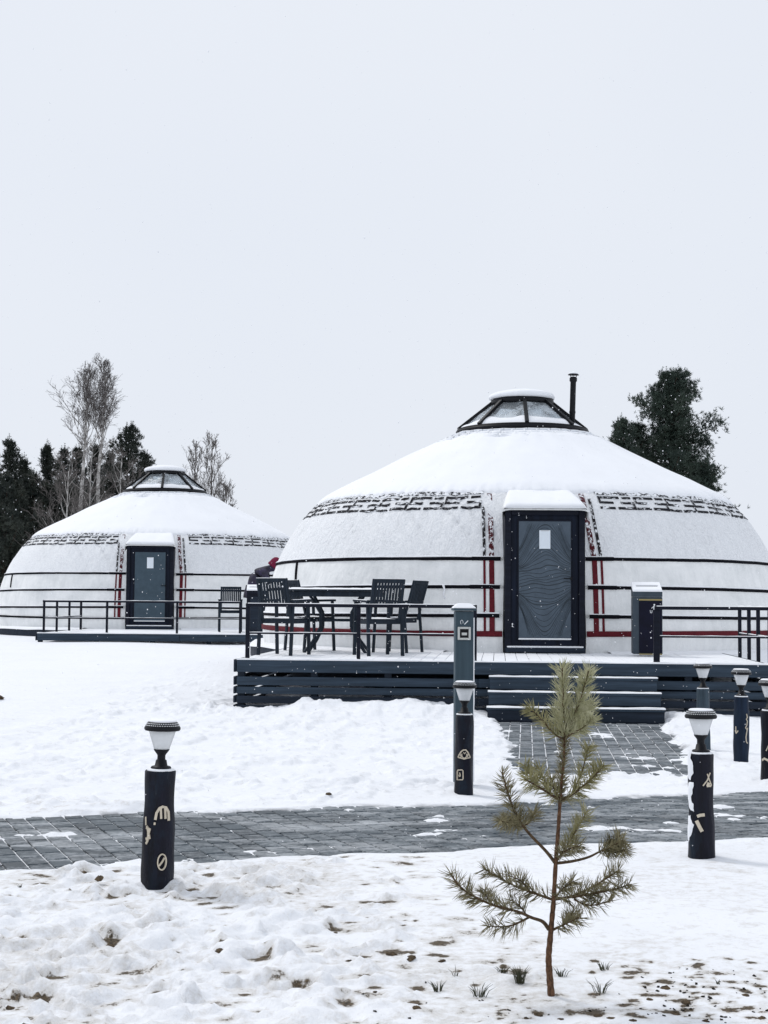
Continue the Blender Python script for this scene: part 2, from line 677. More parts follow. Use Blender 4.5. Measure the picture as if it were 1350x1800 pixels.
# banked snow against the deck front (left of the stairs) and a hollow at its corner
bank = np.exp(-((GY_ - 17.9) / 0.9) ** 2) * sstep(1.35, 0.7, GX_) * sstep(-2.4, -0.6, GX_)
H += bank * (0.15 + 0.07 * fbm(GX_ * 1.7, GY_ * 1.7, 3, 3))
cor = np.exp(-(((GX_ + 2.15) / 0.45) ** 2 + ((GY_ - 18.5) / 0.9) ** 2))
H += cor * (0.03 + 0.10 * fbm(GX_ * 4.5, GY_ * 3.5, 5, 4))
rr_ = np.hypot(GX_ - 2.43, GY_ - 26.0)
H += (0.58 + 0.04 * fbm(GX_ * 1.3, GY_ * 1.3, 2, 3)) * np.exp(-(np.maximum(np.abs(rr_ - 4.85) - 0.12, 0) / 0.8) ** 2) * sstep(4.80, 5.0, GX_) * sstep(26.5, 24, GY_)
H += 0.07 * np.exp(-((GX_ - 3.7) / 0.55) ** 2 - ((GY_ - 17.0) / 0.9) ** 2)
u1, v1 = path1_uv(GX_, GY_)
u2, v2 = path2_uv(GX_, GY_)
# trampled foreground
fore = sstep(-P1_HW + 0.12, -P1_HW - 0.35, v1) * sstep(0.5, 3, GY_)
smoothR = 1 - 0.55 * sstep(0.35, 1.5, GX_ + 0.25 * (GY_ - 6))          # calmer snow to the right
t1 = fbm(GX_ * 2.6, GY_ * 2.0, 2, 5, 0.55)
t2 = np.abs(fbm(GX_ * 4.1 + 3, GY_ * 3.4, 4, 4, 0.55))
bil = np.abs(perlin(GX_ * 4.6 + 1.3 * t1, GY_ * 3.6, 5)) + 0.55 * np.abs(perlin(GX_ * 9.7 + 5, GY_ * 8.2 + 1.1 * t1, 3)) + 0.3 * np.abs(perlin(GX_ * 20, GY_ * 17, 1))
H += fore * smoothR * (0.020 * t1 - 0.012 * t2 + 0.020 * bil + 0.006)
H += fore * 0.016 * fbm(GX_ * 7.5, GY_ * 6, 6, 3)
# grime tint over the trampled snow, creases darkened further as painted-in shade
SOIL_SHADE += fore * smoothR * np.clip(0.36 * sstep(-0.3, 0.5, fbm(GX_ * 1.1, GY_ * 1.3, 7, 3)) + 0.95 * sstep(0.26, 0.04, bil) * sstep(-0.35, 0.25, fbm(GX_ * 1.7 + 9, GY_ * 1.9, 2, 3)), 0, 0.8)
def plates(fx, fy, sd, th, ed):
    q_ = fbm(GX_ * fx, GY_ * fy, sd, 4, 0.55)
    return sstep(th - ed, th + ed, q_)
crust = (0.020 * plates(2.7, 2.6, 3, 0.0, 0.06) + 0.016 * plates(4.3, 4.6, 6, 0.1, 0.08) + 0.014 * plates(6.1, 7.0, 1, -0.1, 0.10) + 0.009 * plates(11, 12, 4, 0.05, 0.15)) - 0.03
H += fore * (0.35 + 0.65 * smoothR) * crust * 0.8
SOIL_SHADE += fore * smoothR * 0.30 * plates(4.3, 4.6, 6, 0.1, 0.35) * (1 - plates(4.3, 4.6, 6, 0.1, 0.08)) * 2.0  # darker tint along the low edges of the crust plates
# mid field, lightly walked
mid = sstep(P1_HW, P1_HW + 0.3, v1) * sstep(30, 16, GY_)
H += mid * (0.016 * fbm(GX_ * 2.2, GY_ * 1.3, 3, 5, 0.55) + 0.024 * plates(1.7, 1.1, 2, 0.15, 0.10) + 0.018 * plates(2.9, 1.7, 5, 0.25, 0.12) + 0.014)
# ridge of cleared snow along the near edge of the path
H += sstep(-2.2, -1.2, -np.abs(u1 + 1.0)) * 0 + fore * 0.035 * np.exp(-((v1 + P1_HW + 0.16) / 0.15) ** 2) * (0.6 + fbm(GX_ * 3, GY_ * 3, 7, 3))


def window(x, y, r):
    i0, i1 = np.searchsorted(XS, [x - r, x + r])
    j0, j1 = np.searchsorted(YS, [y - r, y + r])
    return slice(j0, j1), slice(i0, i1)


def blob(x, y, rx, ry, ang, h, soil=0.0, rim=0.0, power=1.0):
    r = max(rx, ry) * 2.4
    sl = window(x, y, r)
    X, Y = GX_[sl] - x, GY_[sl] - y
    c, s = math.cos(ang), math.sin(ang)
    a, b_ = (X * c + Y * s) / rx, (-X * s + Y * c) / ry
    q = a * a + b_ * b_
    q = q * (1 + 0.35 * perlin(GX_[sl] * 14, GY_[sl] * 14, 5))
    g = np.exp(-np.maximum(q, 0) ** power)
    H[sl] += h * g
    if rim:
        H[sl] += rim * np.exp(-((np.sqrt(np.maximum(q, 0)) - 1.25) / 0.3) ** 2)
    if soil:
        SOIL_SHADE[sl] = np.maximum(SOIL_SHADE[sl], soil * np.exp(-np.maximum(q * 1.2, 0) ** 1.5))


rnd = random.Random(5)
for k in range(900):            # prints and steep little hollows in the trampled verge, darkened with soil and painted shade
    x, y = rnd.uniform(-2.4, 2.2), rnd.uniform(4.5, 8.2)
    u, v = path1_uv(x, y)
    if v > -P1_HW - 0.10:
        continue
    if x + 0.25 * (y - 6) > 0.75:
        if rnd.random() < 0.55:
            continue
        s = rnd.uniform(0.035, 0.10)
        blob(x, y, s * rnd.uniform(1.0, 1.9), s * 0.8, rnd.uniform(-0.5, 1.2), -rnd.uniform(0.010, 0.026), rnd.choice([0, 0, 0.25, 0.4]), rim=0.005, power=1.7)
    else:
        s = rnd.uniform(0.018, 0.065)
        dp = s * rnd.uniform(0.4, 0.95)
        blob(x, y, s * rnd.uniform(1.0, 2.1), s, rnd.uniform(-0.6, 0.9), -dp, rnd.choice([0, 0.25, 0.45, 0.6, 0.75, 0.95]), rim=dp * 0.13, power=2.2)
for k in range(260):            # lumps of thrown snow
    x, y = rnd.uniform(-2.4, 2.2), rnd.uniform(4.5, 8.2)
    u, v = path1_uv(x, y)
    if v > -P1_HW - 0.08:
        continue
    calm = 0.35 if x > 0.45 else 1.0
    s = rnd.uniform(0.018, 0.06)
    blob(x, y, s * rnd.uniform(1, 1.7), s, rnd.uniform(-1, 1), s * rnd.uniform(0.18, 0.42) * calm, 0, power=2.0)
# soil that shows in the photograph: (px, py, half width px)
for (px, py, hw) in ((150, 1541, 34), (200, 1536, 22), (72, 1558, 12), (200, 1668, 30), (388, 1672, 20), (340, 1568, 16), (365, 1545, 18), (590, 1640, 20), (690, 1682, 34),
                     (640, 1690, 18), (720, 1683, 18), (730, 1770, 22), (280, 1758, 22), (16, 1772, 18), (70, 1766, 30), (775, 1690, 16), (772, 1662, 18), (912, 1716, 26), (885, 1708, 12),
                     (1045, 1695, 14), (1042, 1716, 10), (1170, 1735, 20), (1205, 1765, 22), (1140, 1756, 14), (1185, 1785, 22), (1310, 1750, 16), (1285, 1780, 26), (945, 1786, 22), (1050, 1787, 26), (1110, 1792, 20),
                     (660, 1742, 22), (735, 1742, 20), (605, 1772, 24), (310, 1680, 16), (455, 1690, 20), (430, 1755, 18), (520, 1700, 14), (95, 1660, 20), (1230, 1725, 10), (1320, 1700, 12), (625, 1690, 10)):
    p = gr(px, py)
    wd = hw / FOC * p.y
    blob(p.x, p.y, wd * 1.0, wd * rnd.uniform(0.8, 1.5), rnd.uniform(-0.2, 0.3), -wd * 0.55, 1.15, rim=wd * 0.08, power=1.8)
    if rnd.random() < 0.7:
        blob(p.x + wd * 0.2, p.y + wd * 1.5, wd * 1.5, wd * 0.8, 0.1, wd * 0.24, 0, power=1.8)
for k in range(120):            # thin stirred-up soil at the bottom right
    p = gr(rnd.uniform(1090, 1350), rnd.uniform(1690, 1798))
    blob(p.x, p.y, rnd.uniform(0.012, 0.045), rnd.uniform(0.01, 0.04), rnd.uniform(-1, 1), -0.014, rnd.uniform(0.7, 1.2))
for k in range(7):             # faint wheel lines at the bottom left
    a = gr(-40, 1690 + 16 * k)
    b_ = gr(330, 1752 + 20 * k)
    for i in range(30):
        t = i / 29
        p = a.lerp(b_, t)
        blob(p.x, p.y, 0.06, 0.012, math.atan2(b_.y - a.y, b_.x - a.x), -0.014, 0, rim=0.004)
for k in range(420):           # old prints on the far side of the path
    x, y = rnd.uniform(-3.6, 3.0), rnd.uniform(10, 16.5)
    u, v = path1_uv(x, y)
    if v < P1_HW + 0.25:
        continue
    s = rnd.uniform(0.04, 0.10)
    blob(x, y, s * 1.6, s, rnd.uniform(-0.8, 0.8), -rnd.uniform(0.010, 0.036), 0, rim=0.007, power=1.6)
for k in range(26):            # dirty scraped snow along the far path edge at the left
    p = gr(rnd.uniform(0, 250), rnd.uniform(1412, 1432))
    blob(p.x, p.y, rnd.uniform(0.05, 0.14), rnd.uniform(0.03, 0.07), P1_YAW, rnd.uniform(-0.01, 0.025), rnd.uniform(0.1, 0.35))

# carve the two paths into the snow
e1 = 0.12 * fbm(GX_ * 1.6, GY_ * 1.6, 6, 4) + 0.03 * fbm(GX_ * 9, GY_ * 9, 2, 2)
m1 = sstep(0.05, -0.05, np.abs(v1 + 0.02) - P1_HW + e1 * np.where(v1 > 0, 1.2, 0.6))
e2 = 0.13 * fbm(GX_ * 1.3, GY_ * 0.9, 1, 4) + 0.04 * fbm(GX_ * 8, GY_ * 5, 3, 2)
m2 = sstep(0.07, -0.07, np.abs(v2 - 0.03) - (0.93 - 0.035 * u2) + e2) * sstep(5.35, 5.05, u2 + 2.2 * e2) * sstep(-0.6, -0.4, u2)
m2 *= sstep(11.2, 11.8, GY_)
thin = fbm(GX_ * 1.5 + 5, GY_ * 2.2, 2, 5, 0.6)          # thin snow lying over the pavers
bed = -0.010 + 0.022 * sstep(0.50, 0.95, thin) * (0.7 + 0.5 * fbm(GX_ * 8, GY_ * 8, 1, 2))
M = np.maximum(m1, m2)
# drift between the two paths stays thin
dr = sstep(5.0, 5.5, u2) * sstep(P1_HW + 0.9, P1_HW, v1) * sstep(1.3, 0.9, np.abs(v2))
H = H * (1 - 0.5 * dr)
H = np.maximum(H, 0.014 + 0.01 * perlin(GX_ * 3, GY_ * 3, 0)) * (1 - M) + bed * M
JOINT = M * sstep(0.5, 0.3, thin * 1.0)
SOIL_SHADE *= (1 - M)
NX, NY = len(XS), len(YS)


def hz(x, y):
    i = int(np.clip(np.searchsorted(XS, x) - 1, 0, NX - 2))
    j = int(np.clip(np.searchsorted(YS, y) - 1, 0, NY - 2))
    fx, fy = (x - XS[i]) / (XS[i + 1] - XS[i]), (y - YS[j]) / (YS[j + 1] - YS[j])
    return float(H[j, i] * (1 - fx) * (1 - fy) + H[j, i + 1] * fx * (1 - fy) + H[j + 1, i] * (1 - fx) * fy + H[j + 1, i + 1] * fx * fy)


# hollows where posts and trunk stand
me = bpy.data.meshes.new('ground')
nv = NX * NY
co = np.empty((nv, 3), np.float32)
co[:, 0], co[:, 1], co[:, 2] = GX_.ravel(), GY_.ravel(), H.ravel()
me.vertices.add(nv)
me.vertices.foreach_set('co', co.ravel())
jj, ii = np.meshgrid(np.arange(NY - 1), np.arange(NX - 1), indexing='ij')
a0 = (jj * NX + ii).ravel()
quads = np.stack([a0, a0 + 1, a0 + 1 + NX, a0 + NX], 1).astype(np.int32)
nf = len(quads)
me.loops.add(nf * 4)
me.loops.foreach_set('vertex_index', quads.ravel())
me.polygons.add(nf)
me.polygons.foreach_set('loop_start', np.arange(0, nf * 4, 4, dtype=np.int32))
me.polygons.foreach_set('loop_total', np.full(nf, 4, np.int32))
me.polygons.foreach_set('use_smooth', np.ones(nf, bool))
for nm, arr in (('soil', SOIL_SHADE), ('joint', JOINT)):
    a = me.attributes.new(nm, 'FLOAT', 'POINT')
    a.data.foreach_set('value', arr.ravel().astype(np.float32))
me.update()
me.validate()
ground = obj('ground', me, 'ground_snow')
ground['kind'] = 'structure'


# ------------------------------------------------------------------ paved paths: one object per paver, sharing a few meshes
def paver_meshes(w_, l_):
    out = []
    for k in range(4):
        mb = MB()
        mb.box((0, 0, -0.03), (w_ - rnd.uniform(0.010, 0.014), l_ - rnd.uniform(0.022, 0.028), 0.06), None, 0.004)
        me_ = mb.mesh('paver')
        me_.materials.append(MATS['paver'])
        out.append(me_)
    return out


PW, PL = 0.122, 0.225
PMS = paver_meshes(PW, PL)
def lay_pavers(P, cells):
    """cells: (u, v, yaw, distance, in_view); the 300 that show largest become parts, the rest one part"""
    cells.sort(key=lambda c: (not c[4], c[3]))
    rest = MB()
    for k, (u, v, yw, dist, vis) in enumerate(cells):
        z = rnd.uniform(-0.001, 0.001)
        eu = (rnd.uniform(-0.003, 0.003), rnd.uniform(-0.003, 0.003), yw + rnd.choice((0, PI)) + rnd.uniform(-0.006, 0.006))
        if k < 300 and vis:
            obj('paver', PMS[rnd.randrange(4)], None, P, loc=(u, v, z), rot=eu)
        else:
            rest.box((u, v, z - 0.03), (PW - 0.012, PL - 0.025, 0.06), Euler(eu).to_matrix(), 0.005)
    if rest.v:
        o_ = obj('pavers', rest, 'paver', P)
        o_['kind'] = 'stuff'
    return min(300, len(cells)), len(cells)


path1 = empty('paved_path', (P1_C[0], P1_C[1], 0), P1_YAW)
path1['kind'] = 'structure'
path1['label'] = 'wide paved path crossing in front, dusted with snow'
PYAW = rad(6)
cy, sy = math.cos(PYAW), math.sin(PYAW)
cells = []
for i in range(-66, 67):
    for j in range(-10, 11):
        a = i * PW
        b_ = (j + (0.5 if i % 2 else 0.0)) * PL
        u, v = a * cy - b_ * sy, a * sy + b_ * cy
        if abs(v) > P1_HW + 0.12 or abs(u) > 7.5:
            continue
        wx = P1_C[0] + u * math.cos(P1_YAW) - v * math.sin(P1_YAW)
        wy = P1_C[1] + u * math.sin(P1_YAW) + v * math.cos(P1_YAW)
        if abs(u) < 3.2 and hz(wx, wy) > 0.03:
            continue
        cells.append((u, v, PYAW, wy, abs(wx) < wy * 0.2596 + 0.05))
n1_ = lay_pavers(path1, cells)
path2 = empty('stair_path', (P2_A[0], P2_A[1], 0), math.atan2(P2_DIR.x, -P2_DIR.y))
path2['kind'] = 'structure'
path2['label'] = 'paved walk leading up to the wooden steps'
cells = []
ang = path2.rotation_euler.z
for i in range(-9, 10):
    for j in range(0, 30):
        u = i * PW
        v = -(j + (0.5 if i % 2 else 0.0)) * PL
        wx = P2_A[0] + u * math.cos(ang) - v * math.sin(ang)
        wy = P2_A[1] + u * math.sin(ang) + v * math.cos(ang)
        if wy < 10.9 or abs(u) > 1.08 or path1_uv(wx, wy)[1] < P1_HW + 0.2 or hz(wx, wy) > 0.03:
            continue
        cells.append((u, v, 0.0, wy, True))
n2_ = lay_pavers(path2, cells)
print('pavers', n1_, n2_)

# ------------------------------------------------------------------ yurts
_prof = [(4.50, -0.02), (4.53, 0.25), (4.47, 0.7), (4.38, 1.1), (4.27, 1.42), (4.11, 1.75), (3.90, 2.08), (3.76, 2.25), (3.60, 2.40), (3.40, 2.515), (3.0, 2.72), (2.4, 3.02), (1.75, 3.345), (1.12, 3.66)]


def _catmull(P, n=14):
    out = []
    for i in range(len(P) - 1):
        p0, p1, p2, p3 = P[max(i - 1, 0)], P[i], P[i + 1], P[min(i + 2, len(P) - 1)]
        for k in range(n):
            t = k / n
            out.append(tuple(0.5 * ((2 * p1[c]) + (-p0[c] + p2[c]) * t + (2 * p0[c] - 5 * p1[c] + 4 * p2[c] - p3[c]) * t * t + (-p0[c] + 3 * p1[c] - 3 * p2[c] + p3[c]) * t ** 3) for c in (0, 1)))
    out.append(P[-1])
    return np.array(out)


PR = _catmull(_prof)
PS = np.concatenate([[0], np.cumsum(np.hypot(np.diff(PR[:, 0]), np.diff(PR[:, 1])))])
SMAX = PS[-1]
_tan = np.gradient(PR, axis=0)
_tan /= np.linalg.norm(_tan, axis=1)[:, None]
PN = np.stack([_tan[:, 1], -_tan[:, 0]], 1)


def s_of_z(z):
    return float(np.interp(z, PR[:, 1], PS))


def wrinkle(th, s):
    w1 = 0.012 * fbm(th * 5.0, s * 0.8, 2, 2)
    slope = sstep(1.2, 2.0, s) * sstep(3.1, 2.4, s)
    w2 = slope * (0.036 * (1 - np.abs(perlin(th * 11 + s * 2.6, s * 0.5 + th * 3, 4))) ** 6 + 0.020 * (1 - np.abs(perlin(th * 23 - s * 2.0, s * 0.8, 2))) ** 6) * sstep(-0.25, 0.35, perlin(th * 2.6, s * 0.6, 6))
    w2 = w2 + 0.008 * sstep(1.5, 0.2, s) * (1 - np.abs(perlin(th * 7 + s * 0.6, s * 0.7, 7))) ** 8
    return w1 - w2


def surf(th, s, off=0.0):
    th = np.asarray(th, float)
    s = np.clip(np.asarray(s, float), 0, SMAX)
    r, z = np.interp(s, PS, PR[:, 0]), np.interp(s, PS, PR[:, 1])
    nr, nz_ = np.interp(s, PS, PN[:, 0]), np.interp(s, PS, PN[:, 1])
    d = off + wrinkle(th, s)
    r = r + nr * d
    return np.stack([r * np.sin(th), -r * np.cos(th), z + nz_ * d], -1)


def surf_patch(mb, th0, th1, s0, s1, off, nt_=4, ns=1):
    ths = np.linspace(th0, th1, nt_ + 1)
    rows = [surf(ths, np.full_like(ths, s0), -0.004)]
    for k in range(ns + 1):
        ss_ = s0 + (s1 - s0) * k / ns
        rows.append(surf(ths, np.full_like(ths, ss_), off))
    rows.append(surf(ths, np.full_like(ths, s1), -0.004))
    mb.grid([list(map(tuple, r)) for r in rows])


def belt_mesh(th0, th1, zf, width, h, n=None):
    n = n or max(4, int(abs(th1 - th0) * 40))
    ths = np.linspace(th0, th1, n + 1)
    s = np.array([s_of_z(zf(t)) for t in ths])
    rows = []
    for (ds, of) in ((-0.5, -0.004), (-0.42, h * 0.8), (-0.15, h), (0.15, h), (0.42, h * 0.8), (0.5, -0.004)):
        rows.append(list(map(tuple, surf(ths, s + ds * width, of))))
    return MB().grid(rows)


def vstrip_mesh(xoff, z0, z1, width, h, drift=0.0, n=26):
    zz = np.linspace(z0, z1, n + 1)
    rows = []
    for z in zz:
        s = s_of_z(z)
        r = float(np.interp(s, PS, PR[:, 0]))
        x = xoff + drift * max(0.0, (z - 1.35))
        row = []
        for (dx, of) in ((-0.5, -0.004), (-0.45, h), (0.45, h), (0.5, -0.004)):
            th = math.asin(max(-1, min(1, (x + dx * width) / r)))
            row.append(tuple(surf(th, s, of)))
        rows.append(row)
    return MB().grid(rows)


def make_yurt(loc, yaw, label, sc=1.0, near=True, seed=0):
    Y = empty('yurt', loc, yaw, label, 'yurt')
    Y.scale = (sc, sc, sc)
    hd = 0.60 / 4.5           # half opening of the doorway
    # canvas wall and roof cover
    nth, ns = (460, 70)
    ths = np.linspace(hd, 2 * PI - hd, nth)
    s_hood, s_fro, s_top = s_of_z(2.12), s_of_z(1.40), s_of_z(2.46)
    for (nm, sa, sb, mt, k) in (('wall_canvas', 0.0, s_fro, 'canvas', 24), ('shoulder_canvas', s_fro, s_top, 'canvas_frost', 34)):
        mb = MB()
        mb.grid([list(map(tuple, surf(ths, np.full(nth, sa + (sb - sa) * i / k), 0.0))) for i in range(k + 1)])
        obj(nm, mb, mt, Y, True)
    mb = MB()
    th2 = np.linspace(-PI, PI, 241)
    mb.grid([list(map(tuple, surf(th2, np.full(241, s_of_z(2.46) + (SMAX - s_of_z(2.46)) * i / 16), -0.003))) for i in range(17)])
    thd = np.linspace(-hd, hd, 13)
    mb.grid([list(map(tuple, surf(thd, np.full(13, s_hood + (s_top - s_hood) * i / 4), -0.003))) for i in range(5)])
    roof = obj('roof_cover', mb, 'canvas', Y, True)
    # snow on the roof with a ragged lower edge
    mb = MB()
    th3 = np.linspace(-PI, PI, 721)
    edge = s_of_z(2.405) + 0.05 * perlin(th3 * 11, np.full(721, 0.3 + seed), 3) + 0.045 * perlin(th3 * 46, np.full(721, 1.7 + seed), 5)
    edge[-1] = edge[0]
    rows = []
    for i in range(27):
        t = (i / 26) ** 1.5
        s = edge + (SMAX - 0.05 - edge) * t
        th_w = 0.055 * np.clip((s - edge) / 0.22, 0, 1) ** 0.5 + 0.012 * perlin(th3 * 3, s * 1.5, 1) * np.clip((s - edge) / 0.3, 0, 1) + 0.004
        th_w = th_w * (0.25 + 0.75 * sstep(0.05, 0.30, SMAX - s))
        rows.append(list(map(tuple, surf(th3, s, th_w - 0.004 * (i == 0)))))
    mb.grid(rows)
    obj('snow_cover', mb, 'roof_snow', roof, True)
    # raised ornament ghosting through the snow round the skylight
    mb = MB()
    for k in range(40):
        a = 2 * PI * k / 40
        for (o0, o1, sa, sb) in ((0.02, 0.125, 0.30, 0.335), (0.0, 0.02, 0.20, 0.335), (0.04, 0.14, 0.20, 0.235), (0.10, 0.12, 0.10, 0.235), (0.0, 0.15, 0.06, 0.08), (0.0, 0.152, 0.40, 0.415)):
            surf_patch(mb, a + o0, a + o1, SMAX - sb - 0.06, SMAX - sa - 0.06, 0.062, 2)
    obj('ornament_relief', mb, 'relief_snow', roof)
    # fret band under the roof snow
    mb, mb2 = MB(), MB()
    s0, s1 = s_of_z(2.13), s_of_z(2.41)
    hgt = s1 - s0
    per = 0.60
    npd = int(round((2 * PI - 2 * 0.235) * 3.75 / per))
    for k in range(npd):
        t0 = 0.235 + (2 * PI - 0.47) * k / npd
        dt = (2 * PI - 0.47) / npd
        for (p, q, lo, hi) in ((0.03, 0.62, 0.62, 0.73), (0.03, 0.09, 0.34, 0.62), (0.09, 0.42, 0.34, 0.44), (0.50, 1.00, 0.05, 0.16), (0.94, 1.00, 0.16, 0.44), (0.62, 0.94, 0.34, 0.44), (0.02, 0.42, 0.05, 0.15), (0.70, 0.95, 0.62, 0.72)):
            surf_patch(mb, t0 + dt * p, t0 + dt * q, s0 + hgt * lo, s0 + hgt * hi, 0.012, 3)
        surf_patch(mb2, t0 + dt * 0.0, t0 + dt * 1.0, s0 + hgt * 0.84, s0 + hgt * 1.06, 0.010, 6, 2)
    obj('fret_band', mb, 'black_felt_snowy', Y)
    obj('border_band', mb2, 'black_felt_snowier', Y)
    # stripes beside the door
    for sgn in (-1, 1):
        dr = -0.03 * sgn if sgn > 0 else 0.0
        obj('red_stripe', vstrip_mesh(sgn * 0.755, 0.29, 1.38, 0.078, 0.014), 'red_felt', Y)
        obj('thin_stripe', vstrip_mesh(sgn * 0.86, 0.29, 1.38, 0.035, 0.013), 'red_felt', Y)
        obj('red_stripe', vstrip_mesh(sgn * 0.755, 1.38, 2.38, 0.078, 0.014, dr * 4), 'red_felt_snowy', Y)
        obj('thin_stripe', vstrip_mesh(sgn * 0.86, 1.38, 2.30, 0.045, 0.013, dr * 4), 'black_strip_snowy', Y)
    # tension belts, with snow caught on their upper edges
    for bi, z in enumerate((1.375, 0.95, 0.52)):
        for sgn in (-1, 1):
            f0 = 0.145
            jit = rnd.uniform(-0.015, 0.015)
            zf = (lambda t, z=z, j=jit, q=bi: z + j + 0.018 * math.sin(abs(t) * 1.9 + q) - 0.02 * (1 - math.cos(t * 0.9)) * (1 if q < 2 else 0.3))
            bl = obj('belt', belt_mesh(sgn * f0, sgn * 3.06, zf, 0.05, 0.02), 'belt', Y, True)
            sm = MB()
            ths_ = np.linspace(sgn * f0, sgn * 2.0, 150)
            ss_ = np.array([s_of_z(zf(t)) for t in ths_])
            thick = 0.010 + 0.010 * np.clip(perlin(ths_ * 14, np.full(150, bi + 3.3 * sgn + seed), 2) + 0.25, 0, 1)
            rows = [list(map(tuple, surf(ths_, ss_ + 0.020, 0.012))), list(map(tuple, surf(ths_, ss_ + 0.022, 0.026))), list(map(tuple, surf(ths_, ss_ + 0.026 + thick, 0.018))), list(map(tuple, surf(ths_, ss_ + 0.032 + thick, 0.0)))]
            sm.grid(rows)
            obj('snow_line', sm, 'roof_snow', bl, True)
            tk = belt_mesh(sgn * f0, sgn * (f0 + 0.10), zf, 0.06, 0.035)
            obj('belt_end', tk, 'belt', bl, True)
            p = Vector(surf(sgn * (f0 - 0.006), s_of_z(zf(f0)), 0.02))
            rg = MB()
            pts = [(p.x + 0.018 * math.cos(a), p.y - 0.012, p.z + 0.018 * math.sin(a)) for a in np.linspace(0, 2 * PI, 11)]
            rg.tube(pts, 0.005, 5)
            obj('ring', rg, 'plate_grey', bl, True)
    for sgn in (-1, 1):     # upright straps tying the belts at the sides
        tt = sgn * (1.16 if sgn > 0 else 1.06)
        z0, z1 = (0.50, 1.36) if sgn > 0 else (1.02, 1.36)
        zz = np.linspace(z0, z1, 14)
        sv = np.array([s_of_z(z) for z in zz])
        tv = tt + (0.02 * np.linspace(1, -1, 14)) * (-sgn)
        rows = [list(map(tuple, surf(tv + d, sv, of))) for d, of in ((-0.008, -0.004), (-0.006, 0.018), (0.006, 0.018), (0.008, -0.004))]
        obj('strap', MB().grid(rows), 'belt', Y, True)
    for sgn in (-1, 1):
        obj('base_band', belt_mesh(sgn * 0.135, sgn * 3.1, lambda t: 0.275 + 0.008 * math.sin(t * 3), 0.085 if near else 0.05, 0.022), 'red_felt' if near else 'belt', Y, True)
    # hood over the door, under a pad of snow
    mb, ms = MB(), MB()
    rows, rs = [], []
    for i in range(9):
        t = i / 8
        yy = -4.66 + 1.35 * t
        zz_ = 2.115 + 0.36 * t ** 0.9
        hw = 0.605 - 0.15 * t
        row, r2 = [], []
        for k in range(25):
            q = -1 + 2 * k / 24
            side = abs(q) ** 14
            row.append((q * (hw + 0.02), yy, zz_ - 0.02 - side * 0.03))
            th_s = (0.030 + 0.015 * float(perlin(q * 2.3 + seed, t * 2.0, 4))) * (1 - side) * min(1.0, 0.15 + t * 4) * (1 - 0.5 * t) + 0.005
            r2.append((q * (hw + 0.025 * (1 - side)), yy - (0.03 if i == 0 else 0.0), zz_ + th_s - side * 0.02 - (0.02 if i == 0 else 0)))
        rows.append(row)
        rs.append(r2)
    front = [(p[0], p[1] + 0.01, 2.093) for p in rs[0]]
    mb.grid([[(p[0], p[1], p[2] - 0.03) for p in rows[0]]] + rows)
    for sgn, k in ((-1, 0), (1, -1)):
        mb.grid([[rows[i][k] for i in range(9)], [(rows[i][k][0], rows[i][k][1], rows[i][k][2] - 0.16) for i in range(9)]])
    hood = obj('door_hood', mb, 'canvas', Y, True)
    ms.grid([front] + rs)
    obj('snow_pad', ms, 'roof_snow', hood, True)
    # door: frame, leaf, carved panel, notice, handle, sill
    D = obj('door', MB().box((0, -4.50, 1.045), (0.98, 0.05, 1.94), None, 0.006), 'door_navy', Y)
    fm = MB()
    for sgn in (-1, 1):
        fm.box((sgn * 0.535, -4.28, 1.04), (0.09, 0.62, 2.08), None, 0.008)
    fm.box((0, -4.283, 2.045), (0.978, 0.62, 0.09), None, 0.008)
    obj('frame', fm, 'rail_paint', D)
    obj('lintel_edge', MB().box((0, -4.625, 2.085), (1.20, 0.05, 0.03), None, 0.004), 'black_metal', D)
    obj('panel', MB().box((0, -4.53, 1.06), (0.755, 0.025, 1.70), None, 0.003), 'door_panel' if near else 'door_panel_far', D)
    pb = MB()
    for sgn in (-1, 1):
        pb.box((sgn * 0.388, -4.532, 1.06), (0.02, 0.03, 1.74), None, 0.003)
    pb.box((0, -4.532, 1.92), (0.756, 0.03, 0.02), None, 0.003)
    obj('panel_bead', pb, 'rail_paint', D)
    obj('ledge_snow', MB().box((0, -4.55, 0.205), (0.76, 0.035, 0.022), None, 0.008), 'roof_snow', D)
    obj('sill', MB().box((0, -4.56, 0.045), (1.14, 0.16, 0.07), None, 0.006), 'deck_paint_dark', D)
    obj('sill_snow', MB().box((0, -4.575, 0.092), (1.10, 0.12, 0.024), None, 0.01), 'roof_snow', D)
    nb = obj('notice', MB().box((0.0, -4.547, 1.645), (0.16, 0.006, 0.27), None, 0.001), 'paper', D)
    nl = MB()
    nl.box((0.0, -4.5515, 1.77), (0.12, 0.002, 0.008), None, 0.0005)
    obj('notice_heading', nl, 'cable', D)
    hb = MB()
    hb.box((0.385, -4.555, 1.08), (0.03, 0.03, 0.05), None, 0.004)
    hb.bar((0.385, -4.58, 1.08), (0.27, -4.58, 1.08), 0.02, 0.016)
    obj('handle', hb, 'black_metal', D)
